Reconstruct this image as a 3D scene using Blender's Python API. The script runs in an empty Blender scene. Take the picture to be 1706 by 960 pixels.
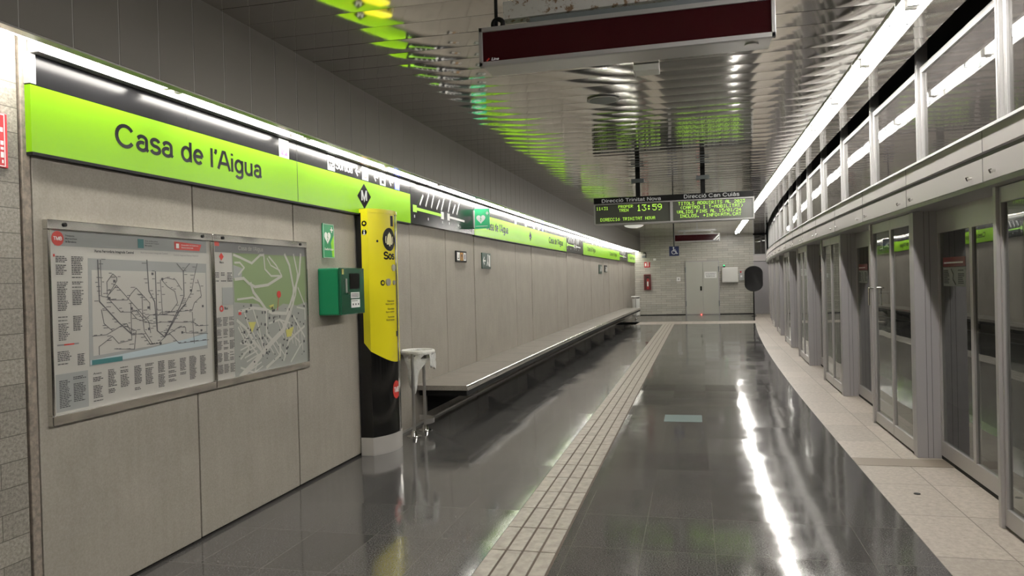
import bpy, bmesh, math, random
from mathutils import Vector, Matrix
random.seed(7)
D = bpy.data
scene = bpy.context.scene
COL = scene.collection
PI = math.pi

# ------------------------------------------------------------------ camera, world, exposure
cam_d = D.cameras.new('camera'); cam = D.objects.new('camera', cam_d); COL.objects.link(cam)
F = Vector((-0.23320296, 0.97239158, -0.00842529)); R = Vector((0.97215519, 0.23292352, -0.02570858))
R = (R - F * R.dot(F)).normalized(); U = R.cross(F)
cam.matrix_world = Matrix(((R.x, U.x, -F.x, 0), (R.y, U.y, -F.y, 0), (R.z, U.z, -F.z, 1.56), (0, 0, 0, 1)))
cam_d.sensor_width = 36; cam_d.lens = 1250 / 1706 * 36; cam_d.clip_start = 0.05; cam_d.clip_end = 200
scene.camera = cam
w = D.worlds.new('world'); scene.world = w; w.use_nodes = True
w.node_tree.nodes['Background'].inputs[0].default_value = (0.5, 0.5, 0.48, 1)
w.node_tree.nodes['Background'].inputs[1].default_value = 0.004
vs = scene.view_settings
vs.view_transform = 'Standard'; vs.look = 'None'; vs.gamma = 1.0; vs.use_curve_mapping = False
vs.exposure = 0.13
LEFT_LIGHT = 58.0
RIGHT_LIGHT = 125.0
SIGN_GLOW = 0.27  # glow added to the lime sign faces, evens out the cove lamp's falloff

# ------------------------------------------------------------------ plan curves of the platform
def c0(y): return 0.0
def cL(y): return .00074 * max(0, y - 2) ** 2
def cR(y): return cL(y) + .00102 * max(0, y - 8) ** 2
def cT(y): return cL(y) - .00069 * max(0, y - 8) ** 2
def cl(y): return cL(y) - .00048 * max(0, y - 8) ** 2
YB, YE = -4.0, 32.0            # behind the camera, end wall

# ------------------------------------------------------------------ materials
def mat(name, color=(.5, .5, .5), rough=.5, metal=0., emit=None, es=0., spec=None, coat=0.):
    m = D.materials.new(name); m.use_nodes = True
    b = m.node_tree.nodes['Principled BSDF']
    b.inputs['Base Color'].default_value = (*color, 1); b.inputs['Roughness'].default_value = rough
    b.inputs['Metallic'].default_value = metal
    if spec is not None: b.inputs['Specular IOR Level'].default_value = spec
    if coat: b.inputs['Coat Weight'].default_value = coat; b.inputs['Coat Roughness'].default_value = .05
    if emit: b.inputs['Emission Color'].default_value = (*emit, 1); b.inputs['Emission Strength'].default_value = es
    return m
def nd(m, t, **k):
    n = m.node_tree.nodes.new(t)
    for a, v in k.items():
        if a.startswith('i_'): n.inputs[a[2:].replace('_', ' ')].default_value = v
        else: setattr(n, a, v)
    return n
def ln(m, a, b): m.node_tree.links.new(a, b)
def bsdf(m): return m.node_tree.nodes['Principled BSDF']
def coords(m, kind='Object', scale=(1, 1, 1)):
    t = nd(m, 'ShaderNodeTexCoord'); mp = nd(m, 'ShaderNodeMapping'); mp.inputs['Scale'].default_value = scale
    ln(m, t.outputs[kind], mp.inputs['Vector']); return mp.outputs['Vector']
def ramp(m, fac, stops):
    r = nd(m, 'ShaderNodeValToRGB'); e = r.color_ramp.elements
    while len(e) < len(stops): e.new(.5)
    for i, (p, c) in enumerate(stops):
        e[i].position = p; e[i].color = (*c, 1) if len(c) == 3 else c
    ln(m, fac, r.inputs['Fac']); return r.outputs['Color']
def mixc(m, fac, a, b, mode='MIX'):
    n = nd(m, 'ShaderNodeMix', data_type='RGBA', blend_type=mode)
    for s, v in ((0, fac), (6, a), (7, b)):
        if isinstance(v, (int, float)): n.inputs[s].default_value = v
        elif isinstance(v, tuple): n.inputs[s].default_value = (*v, 1)
        else: ln(m, v, n.inputs[s])
    return n.outputs[2]
def noise(m, vec, scale, detail=4, rough=.6):
    n = nd(m, 'ShaderNodeTexNoise'); n.inputs['Scale'].default_value = scale
    n.inputs['Detail'].default_value = detail; n.inputs['Roughness'].default_value = rough
    ln(m, vec, n.inputs['Vector']); return n.outputs['Fac']
def bump(m, h, strength, dist=.01):
    b = nd(m, 'ShaderNodeBump'); b.inputs['Strength'].default_value = strength; b.inputs['Distance'].default_value = dist
    ln(m, h, b.inputs['Height']); ln(m, b.outputs['Normal'], bsdf(m).inputs['Normal'])

M = {}
# cast concrete wall panels
m = M['concrete'] = mat('cast_concrete', rough=.62)
v = coords(m); f1 = noise(m, v, 90, 3, .7); f2 = noise(m, v, 2.2, 5, .6)
vs_ = coords(m, scale=(6, 6, .6)); f3 = noise(m, vs_, 3, 3)
c = ramp(m, f1, [(.3, (.225, .206, .172)), (.7, (.345, .319, .272))])
c = mixc(m, .35, c, ramp(m, f2, [(.3, (.215, .195, .165)), (.7, (.36, .33, .285))]))
c = mixc(m, .10, c, ramp(m, f3, [(.35, (.19, .175, .15)), (.65, (.37, .34, .3))]))
ln(m, c, bsdf(m).inputs['Base Color']); bump(m, f1, .12, .003)
M['concrete_edge'] = mat('worn_concrete_edge', (.36, .31, .25), .7)
m = M['concrete_edge']; v = coords(m); f = noise(m, v, 30, 6, .7)
ln(m, ramp(m, f, [(.35, (.14, .12, .1)), (.62, (.27, .23, .185))]), bsdf(m).inputs['Base Color']); bump(m, f, .5, .006)
M['groove'] = mat('dark_joint', (.012, .011, .01), .9)
# granite blocks (UV: metres)
def granite_blocks(name, lo, hi, bw, bh, mortar=.004, off=.5, base_rough=.45, scale=70):
    m = mat(name, rough=base_rough)
    uv = coords(m, 'UV'); sp = noise(m, uv, scale, 3, .75)
    b = nd(m, 'ShaderNodeTexBrick'); b.offset = off; b.inputs['Scale'].default_value = 1
    b.inputs['Mortar Size'].default_value = mortar; b.inputs['Brick Width'].default_value = bw; b.inputs['Row Height'].default_value = bh
    b.inputs['Color1'].default_value = (.35, .35, .35, 1); b.inputs['Color2'].default_value = (.65, .65, .65, 1); b.inputs['Bias'].default_value = 0
    b.inputs['Mortar'].default_value = (0, 0, 0, 1); b.inputs['Mortar Smooth'].default_value = .1
    ln(m, uv, b.inputs['Vector'])
    base = ramp(m, sp, [(.32, lo), (.66, hi)])
    tint = ramp(m, b.outputs['Color'], [(.3, (.72, .72, .72)), (.7, (1, 1, 1))])
    c = mixc(m, 1.0, base, tint, 'MULTIPLY')
    c = mixc(m, b.outputs['Fac'], c, (lo[0] * .45, lo[1] * .45, lo[2] * .42))
    ln(m, c, bsdf(m).inputs['Base Color']); return m, b, sp
M['granite_wall'] = granite_blocks('rough_granite_blocks', (.17, .155, .13), (.36, .335, .29), .36, .115, .002)[0]
M['end_tiles'] = granite_blocks('pale_granite_end_tiles', (.38, .365, .32), (.60, .58, .51), .42, .093, .004, base_rough=.3)[0]
m, b_, sp_ = granite_blocks('polished_dark_granite', (.022, .0215, .021), (.155, .151, .146), .62, .41, .0022, off=0, base_rough=.09, scale=120)
M['floor'] = m
t = nd(m, 'ShaderNodeTexCoord'); fb = noise(m, coords(m, 'UV', (1, 1, 1)), .9, 2); fc = noise(m, coords(m, 'UV', (1, 1, 1)), 5, 3)
mr = nd(m, 'ShaderNodeMapRange'); mr.inputs['From Min'].default_value = .3; mr.inputs['From Max'].default_value = .7
mr.inputs['To Min'].default_value = .065; mr.inputs['To Max'].default_value = .12
ln(m, fc, mr.inputs['Value']); ln(m, mr.outputs[0], bsdf(m).inputs['Roughness'])
wn = nd(m, 'ShaderNodeTexWhiteNoise', noise_dimensions='2D'); sn = nd(m, 'ShaderNodeVectorMath', operation='SNAP'); sn.inputs[1].default_value = (.62, .41, 1)
ln(m, coords(m, 'UV'), sn.inputs[0]); ln(m, sn.outputs[0], wn.inputs['Vector'])
v1 = nd(m, 'ShaderNodeVectorMath', operation='SUBTRACT'); v1.inputs[1].default_value = (.5, .5, .5); ln(m, wn.outputs['Color'], v1.inputs[0])
v2 = nd(m, 'ShaderNodeVectorMath', operation='SCALE'); v2.inputs['Scale'].default_value = .016; ln(m, v1.outputs[0], v2.inputs[0])
gm = nd(m, 'ShaderNodeBump'); gm.inputs['Strength'].default_value = .10; gm.inputs['Distance'].default_value = .006; ln(m, fb, gm.inputs['Height'])
v3 = nd(m, 'ShaderNodeVectorMath', operation='ADD'); ln(m, gm.outputs[0], v3.inputs[0]); ln(m, v2.outputs[0], v3.inputs[1])
v4 = nd(m, 'ShaderNodeVectorMath', operation='NORMALIZE'); ln(m, v3.outputs[0], v4.inputs[0]); ln(m, v4.outputs[0], bsdf(m).inputs['Normal'])
bsdf(m).inputs['Specular IOR Level'].default_value = .95
g = m.node_tree.nodes
# joint lines a little lighter than the slab
for n in g:
    if n.bl_idname == 'ShaderNodeMix' and n.blend_type == 'MIX': n.inputs[7].default_value = (.13, .125, .11, 1)
M['border'] = granite_blocks('beige_stone_border', (.32, .28, .24), (.46, .41, .355), .75, .394, .004, off=0, base_rough=.42, scale=25)[0]
M['rib'] = mat('beige_tactile_rib', (.56, .51, .44), .4); m = M['rib']
f = noise(m, coords(m), 14, 4); ln(m, ramp(m, f, [(.35, (.27, .24, .205)), (.65, (.40, .37, .32))]), bsdf(m).inputs['Base Color'])
M['rib_base'] = mat('brown_tactile_groove', (.10, .075, .058), .7)
M['brown_stone'] = mat('brown_stone_band', (.2, .165, .13), .5)
# metals and paints
M['ceiling_metal'] = mat('polished_ceiling_metal', (.60, .58, .54), .07, 1.0)
m = M['ceiling_metal']; f = noise(m, coords(m, scale=(1.2, .5, 1)), 2.0, 1, .4); bump(m, f, .3, .012)
M['upper_panel'] = mat('dark_grey_metal_panel', (.20, .188, .17), .42, .35)
M['upper_edge'] = mat('panel_edge_light', (.45, .44, .42), .35, .6)
M['steel'] = mat('brushed_steel', (.50, .49, .47), .32, .9)
M['plinth_steel'] = mat('satin_plinth_steel', (.50, .48, .45), .42, .4)
M['chrome'] = mat('chrome', (.75, .74, .72), .08, 1.0)
M['chrome_frame'] = mat('wavy_chrome_frame', (.72, .71, .68), .1, 1.0)
m = M['chrome_frame']; f = noise(m, coords(m), 2.5, 1); bump(m, f, .35, .02)
M['alu'] = mat('satin_aluminium', (.38, .38, .375), .38, .5)
M['door_alu'] = mat('door_frame_aluminium', (.44, .42, .415), .3, .35)
M['white_alu'] = mat('pale_window_aluminium', (.36, .355, .35), .35, .3)
M['grey_paint'] = mat('grey_blue_paint', (.36, .345, .355), .38, .1)
M['lintel'] = mat('grey_green_lintel_paint', (.47, .44, .435), .3, .0)
M['lintel_dark'] = mat('lintel_groove_grey', (.10, .10, .098), .5)
M['black'] = mat('black_gloss', (.006, .006, .006), .12)
M['black_sign'] = mat('black_sign_face', (.008, .008, .009), .19, spec=.12)
M['black_matt'] = mat('black_matt', (.008, .008, .008), .6, spec=.2)
M['pale_box'] = mat('pale_box_paint', (.62, .61, .58), .35)
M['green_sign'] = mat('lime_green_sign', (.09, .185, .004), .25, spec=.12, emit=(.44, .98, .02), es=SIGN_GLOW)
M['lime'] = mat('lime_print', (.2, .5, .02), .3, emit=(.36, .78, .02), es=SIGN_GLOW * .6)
M['white'] = mat('white_print', (.8, .8, .78), .4)
M['white_lit'] = mat('white_sign_print', (.30, .30, .295), .5, spec=.05, emit=(1, 1, .97), es=.16)
M['paper'] = mat('poster_paper', (.41, .40, .365), .35)
M['ink'] = mat('dark_ink', (.035, .035, .04), .6)
M['route_ink'] = mat('route_line_ink', (.075, .075, .08), .6)
M['grey_ink'] = mat('grey_ink', (.20, .20, .20), .6)
M['light_grey_ink'] = mat('pale_grey_ink', (.27, .28, .27), .6)
M['mid_blue'] = mat('pale_blue_print', (.36, .43, .46), .5)
M['teal'] = mat('teal_print', (.03, .14, .14), .5)
M['red'] = mat('red_print', (.50, .03, .02), .4)
M['red_paint'] = mat('red_paint', (.55, .02, .03), .3)
M['dark_red_box'] = mat('dark_red_cabinet', (.17, .008, .012), .3)
M['park_green'] = mat('map_park_green', (.17, .235, .105), .5)
M['map_grey'] = mat('map_block_grey', (.25, .26, .235), .5)
M['map_yellow'] = mat('map_yellow', (.45, .42, .10), .5)
M['aed_green'] = mat('green_cabinet_paint', (.004, .17, .07), .3)
M['aed_green_dark'] = mat('dark_green_door', (.006, .075, .035), .25)
M['aed_sign'] = mat('green_safety_sign', (.01, .25, .10), .3)
M['exit_sign'] = mat('dark_green_exit_sign', (.01, .045, .03), .3)
M['yellow'] = mat('yellow_enamel', (.74, .66, .015), .22, coat=.4)
M['cream'] = mat('cream_print', (.8, .76, .45), .4)
M['blue'] = mat('blue_print', (.02, .04, .5), .4)
M['navy'] = mat('navy_sign', (.008, .014, .06), .3)
M['purple'] = mat('purple_print', (.12, .03, .16), .5)
M['orange'] = mat('orange_print', (.5, .25, .05), .5)
M['maroon_glass'] = mat('dark_maroon_screen', (.014, .002, .003), .08, emit=(.05, .002, .004), es=.12)
M['screen'] = mat('grey_led_screen', (.085, .09, .075), .25)
M['led'] = mat('green_led', (.3, .7, .05), .4, emit=(.55, .95, .09), es=.95)
M['rust'] = mat('rusty_white_paint', rough=.6); m = M['rust']
f = noise(m, coords(m), 22, 6, .7)
ln(m, ramp(m, f, [(.0, (.10, .06, .03)), (.40, (.22, .14, .08)), (.46, (.55, .55, .53)), (1, (.62, .62, .6))]), bsdf(m).inputs['Base Color'])
M['grey_rail'] = mat('grey_blue_rail', (.15, .17, .18), .4)
M['stone_seat'] = mat('terrazzo_bench_stone', rough=.28); m = M['stone_seat']
f = noise(m, coords(m), 120, 3, .7); f2 = noise(m, coords(m), 5, 4)
c = ramp(m, f, [(.3, (.12, .11, .095)), (.7, (.27, .25, .215))])
ln(m, mixc(m, .3, c, ramp(m, f2, [(.3, (.11, .10, .085)), (.7, (.29, .265, .23))])), bsdf(m).inputs['Base Color'])
M['door_paint'] = mat('pale_green_grey_door_paint', (.44, .44, .39), .4)
M['tunnel'] = mat('sooty_tunnel_concrete', (.06, .058, .055), .8)
m = M['tunnel']; f = noise(m, coords(m), 3, 6); ln(m, ramp(m, f, [(.3, (.035, .033, .031)), (.7, (.10, .095, .09))]), bsdf(m).inputs['Base Color'])
M['void'] = mat('black_void', (.008, .008, .008), .9)
M['plastic'] = D.materials.new('white_bin_bag'); m = M['plastic']; m.use_nodes = True
bsdf(m).inputs['Base Color'].default_value = (.72, .72, .69, 1); bsdf(m).inputs['Roughness'].default_value = .3
f = noise(m, coords(m), 26, 4); bump(m, f, .6, .02)
bsdf(m).inputs['Transmission Weight'].default_value = .15
M['lamp_left'] = mat('cove_lamp_diffuser', (.9, .9, .9), .5, emit=(1.0, .96, .88), es=LEFT_LIGHT)
M['lamp_right'] = mat('ceiling_lamp_diffuser', (.9, .9, .9), .5, emit=(1.0, .96, .90), es=RIGHT_LIGHT)
M['reflector'] = mat('white_reflector', (.85, .85, .83), .5)
M['lamp_small'] = mat('dome_lamp', (.8, .8, .78), .4, emit=(1, .97, .9), es=.35)
M['red_led'] = mat('red_indicator', (.8, .02, .02), .4, emit=(1, .05, .04), es=8)
M['green_led'] = mat('green_indicator', (.02, .5, .1), .4, emit=(.05, 1, .3), es=2)
M['mint_glass'] = mat('pale_blue_floor_plate', (.22, .29, .29), .2)
def glass(name, tint, ior, dust, dustcol, rough=.015):
    m = D.materials.new(name); m.use_nodes = True; nt = m.node_tree; nt.nodes.remove(bsdf(m))
    out = nt.nodes['Material Output']
    tr = nd(m, 'ShaderNodeBsdfTransparent'); tr.inputs[0].default_value = (*tint, 1)
    gl = nd(m, 'ShaderNodeBsdfGlossy'); gl.inputs['Roughness'].default_value = rough; gl.inputs['Color'].default_value = (.95, .96, .95, 1)
    df = nd(m, 'ShaderNodeBsdfDiffuse'); df.inputs[0].default_value = (*dustcol, 1)
    f = noise(m, coords(m, scale=(5, 5, 1.5)), 4, 5, .7); 
    mr = nd(m, 'ShaderNodeMapRange'); mr.inputs['To Min'].default_value = dust * .6; mr.inputs['To Max'].default_value = dust * 1.4; ln(m, f, mr.inputs['Value'])
    a = nd(m, 'ShaderNodeMixShader'); ln(m, mr.outputs[0], a.inputs[0]); ln(m, tr.outputs[0], a.inputs[1]); ln(m, df.outputs[0], a.inputs[2])
    fr = nd(m, 'ShaderNodeFresnel'); fr.inputs['IOR'].default_value = ior
    bp = nd(m, 'ShaderNodeBump'); bp.inputs['Strength'].default_value = .06; bp.inputs['Distance'].default_value = .02
    ln(m, noise(m, coords(m), 1.6, 1), bp.inputs['Height']); ln(m, bp.outputs[0], gl.inputs['Normal'])
    ge = nd(m, 'ShaderNodeNewGeometry'); iv = nd(m, 'ShaderNodeMath', operation='SUBTRACT'); iv.inputs[0].default_value = 1; ln(m, ge.outputs['Backfacing'], iv.inputs[1])
    mu = nd(m, 'ShaderNodeMath', operation='MULTIPLY'); ln(m, fr.outputs[0], mu.inputs[0]); ln(m, iv.outputs[0], mu.inputs[1])
    b = nd(m, 'ShaderNodeMixShader'); ln(m, mu.outputs[0], b.inputs[0]); ln(m, a.outputs[0], b.inputs[1]); ln(m, gl.outputs[0], b.inputs[2])
    ln(m, b.outputs[0], out.inputs[0]); return m
M['door_glass'] = glass('screen_door_glass', (.70, .72, .71), 2.0, .05, (.2, .2, .19))
M['window_glass'] = glass('dusty_window_glass', (.6, .58, .57), 1.75, .40, (.13, .12, .115))
M['clear_glass'] = glass('clear_acrylic', (.93, .96, .94), 1.4, .02, (.4, .5, .45))

# ------------------------------------------------------------------ mesh helpers
class MB:
    def __init__(s): s.v = []; s.f = []; s.uv = {}
    def add(s, vs, fs, uvs=None):
        o = len(s.v); s.v += [tuple(p) for p in vs]
        for i, f in enumerate(fs):
            if uvs: s.uv[len(s.f)] = uvs[i]
            s.f.append([o + k for k in f])
        return s
    def box(s, x0, x1, y0, y1, z0, z1, cv=c0):
        a, b = cv(y0), cv(y1)
        p = [(x0 + a, y0, z0), (x1 + a, y0, z0), (x1 + b, y1, z0), (x0 + b, y1, z0),
             (x0 + a, y0, z1), (x1 + a, y0, z1), (x1 + b, y1, z1), (x0 + b, y1, z1)]
        return s.add(p, [(0, 3, 2, 1), (4, 5, 6, 7), (0, 1, 5, 4), (1, 2, 6, 5), (2, 3, 7, 6), (3, 0, 4, 7)])
    def sweep(s, prof, y0, y1, cv=c0, step=.8, cap=True, u_of=None):
        """prof: closed list of (x,z), counter-clockwise seen from -Y"""
        n = max(1, int(round((y1 - y0) / step))); ys = [y0 + (y1 - y0) * i / n for i in range(n + 1)]
        k = len(prof); vs = [(x + cv(y), y, z) for y in ys for x, z in prof]; fs = []; uvs = []
        per = [0]
        for j in range(k): per.append(per[-1] + math.dist(prof[j], prof[(j + 1) % k]))
        for i in range(n):
            for j in range(k):
                j2 = (j + 1) % k
                fs.append((i * k + j, i * k + j2, (i + 1) * k + j2, (i + 1) * k + j))
                def uvp(jj, jn, yy):
                    if u_of: return u_of(prof[jn % k], yy)
                    return (yy, per[jj])
                uvs.append([uvp(j, j, ys[i]), uvp(j + 1, j2, ys[i]), uvp(j + 1, j2, ys[i + 1]), uvp(j, j, ys[i + 1])])
        if cap:
            fs.append(tuple(reversed(range(k)))); uvs.append([(p[0], p[1]) for p in reversed(prof)])
            fs.append(tuple(n * k + j for j in range(k))); uvs.append([(p[0], p[1]) for p in prof])
        return s.add(vs, fs, uvs)
    def cyl(s, p0, p1, r, n=16, r1=None):
        p0, p1 = Vector(p0), Vector(p1); d = (p1 - p0).normalized()
        a = d.orthogonal().normalized(); b = d.cross(a); r1 = r if r1 is None else r1
        vs = [p0 + (a * math.cos(t) + b * math.sin(t)) * r for t in [2 * PI * i / n for i in range(n)]]
        vs += [p1 + (a * math.cos(t) + b * math.sin(t)) * r1 for t in [2 * PI * i / n for i in range(n)]]
        fs = [(i, (i + 1) % n, n + (i + 1) % n, n + i) for i in range(n)] + [tuple(reversed(range(n))), tuple(range(n, 2 * n))]
        return s.add(vs, fs)
    def build(s, name, m, parent=None, smooth=False, bevel=0, at=None, label=None):
        me = D.meshes.new(name); base = Vector((0, 0, 0))
        if parent is not None: base = parent_world(parent)
        if at is not None: base = Vector(at)
        me.from_pydata([tuple(Vector(p) - base) for p in s.v], [], s.f)
        if s.uv:
            l = me.uv_layers.new(name='UVMap')
            for pi, poly in enumerate(me.polygons):
                if pi in s.uv:
                    for q, li in enumerate(poly.loop_indices): l.data[li].uv = s.uv[pi][q]
        me.update()
        bm = bmesh.new(); bm.from_mesh(me); bmesh.ops.recalc_face_normals(bm, faces=bm.faces); bm.to_mesh(me); bm.free()
        me.materials.append(m if not isinstance(m, str) else M[m])
        if smooth:
            for p in me.polygons: p.use_smooth = True
            if smooth != 'all': me.set_sharp_from_angle(angle=math.radians(40))
        o = D.objects.new(name, me); COL.objects.link(o)
        if parent is not None:
            o.parent = parent
            if at is not None: o.location = base - parent_world(parent)
        else: o.location = base
        if bevel:
            bv = o.modifiers.new('bevel', 'BEVEL'); bv.width = bevel; bv.segments = 2; bv.limit_method = 'ANGLE'
        if label: o['label'] = label
        return o
def parent_world(o):
    p = Vector(o.location); q = o.parent
    while q is not None: p += Vector(q.location); q = q.parent
    return p
def thing(name, label, cat, loc, group=None):
    o = D.objects.new(name, None); COL.objects.link(o); o.location = loc; o.empty_display_size = .1
    o['label'] = label; o['category'] = cat
    if group: o['group'] = group
    return o
def tag(o, label, cat, group=None):
    o['label'] = label; o['category'] = cat
    if group: o['group'] = group
    return o
def struct(o): o['kind'] = 'structure'; return o
def B(*a, **k): return MB().box(*a, **k)

# flat artwork: shapes given in (u, v) metres on a frame; frame maps (u, v, h) -> world
def left_frame(x0, eps=0.0):      # on the left wall: u = world Y, v = world Z, h out of the wall
    return lambda u, v, h=0.0: (x0 + cL(u) + eps + h, u, v)
def face_frame(y0, xc=0.0, zc=0.0, rot=0.0):   # facing the camera side (-Y): u = X, v = Z
    return lambda u, v, h=0.0: (xc + u, y0 - h, zc + v)
def right_frame(x0):              # facing -X: u runs towards -Y
    return lambda u, v, h=0.0: (x0 + cR(-u) - h, -u, v)
def arc(cx, cy, rx, ry, a0, a1, n=12):
    return [(cx + rx * math.cos(math.radians(a0 + (a1 - a0) * i / n)), cy + ry * math.sin(math.radians(a0 + (a1 - a0) * i / n))) for i in range(n + 1)]
_a = [[(.085, .40)] + arc(.26, .37, .165, .125, 160, 0) + [(.425, .09), (.49, .035)], arc(.25, .165, .175, .13, 62, 350)]
_o = [arc(.26, .265, .19, .235, 0, 360, 24)]
GLYPH = {'C': (.76, [arc(.38, .36, .31, .33, 35, 325, 20)]), 'S': (.66, [arc(.33, .525, .225, .165, 10, 270) + arc(.33, .195, .25, .165, 90, -170)[1:]]),
 'D': (.70, [[(.1, 0), (.1, .72)], [(.1, .685), (.3, .685)] + arc(.3, .36, .28, .325, 90, -90) + [(.1, .035)]]), 'A': (.68, [[(.03, 0), (.30, .72)], [(.38, .72), (.65, 0)], [(.28, .685), (.40, .685)], [(.14, .24), (.54, .24)]]),
 'T': (.62, [[(.02, .685), (.58, .685)], [(.3, 0), (.3, .70)]]), 'N': (.70, [[(.1, 0), (.1, .72)], [(.12, .70), (.56, .02)], [(.58, 0), (.58, .72)]]),
 'M': (.82, [[(.1, 0), (.1, .72)], [(.12, .70), (.4, .03), (.68, .70)], [(.70, 0), (.70, .72)]]),
 'B': (.66, [[(.1, 0), (.1, .72)], [(.1, .685), (.34, .685)] + arc(.34, .53, .19, .155, 90, -90) + [(.1, .375)], [(.34, .375)] + arc(.36, .205, .21, .17, 90, -90) + [(.1, .035)]]),
 'L': (.52, [[(.1, .72), (.1, .035), (.48, .035)]]), 'O': (.76, [arc(.38, .36, .31, .33, 0, 360, 24)]),
 'a': (.54, _a), 'à': (.54, _a + [[(.31, .58), (.19, .72)]]), 's': (.48, [arc(.24, .385, .155, .115, 12, 270) + arc(.24, .15, .175, .12, 90, -168)[1:]]),
 'd': (.56, _o + [[(.45, 0), (.45, .72)]]), 'e': (.52, [[(.07, .275), (.45, .275)], arc(.26, .265, .19, .235, 3, 318, 18)]), 'l': (.22, [[(.1, 0), (.1, .72)]]),
 "'": (.18, [[(.1, .72), (.1, .63), (.05, .54)]]), 'i': (.22, [[(.1, 0), (.1, .53)], [(.1, .635), (.1, .72)]]),
 'g': (.56, [arc(.26, .275, .19, .225, 0, 360, 24), [(.45, .53), (.45, -.05)] + arc(.265, -.05, .185, .13, 0, -155)[1:]]),
 'u': (.55, [[(.09, .53), (.09, .2)] + arc(.265, .2, .175, .17, 180, 360)[1:], [(.44, .53), (.44, 0)]]), 'o': (.53, _o), 'ó': (.53, _o + [[(.22, .58), (.34, .72)]]),
 'c': (.50, [arc(.26, .265, .19, .235, 42, 318, 18)]), 'r': (.34, [[(.09, 0), (.09, .53)], arc(.27, .30, .18, .195, 175, 80)]),
 't': (.30, [[(.14, .68), (.14, .12)] + arc(.21, .12, .07, .085, 180, 270) + [(.28, .035)], [(.02, .49), (.27, .49)]]),
 'n': (.55, [[(.09, 0), (.09, .53)], arc(.265, .30, .175, .195, 180, 0) + [(.44, 0)]]), 'v': (.48, [[(.03, .53), (.22, .01)], [(.42, .53), (.23, .01)]])}
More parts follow.
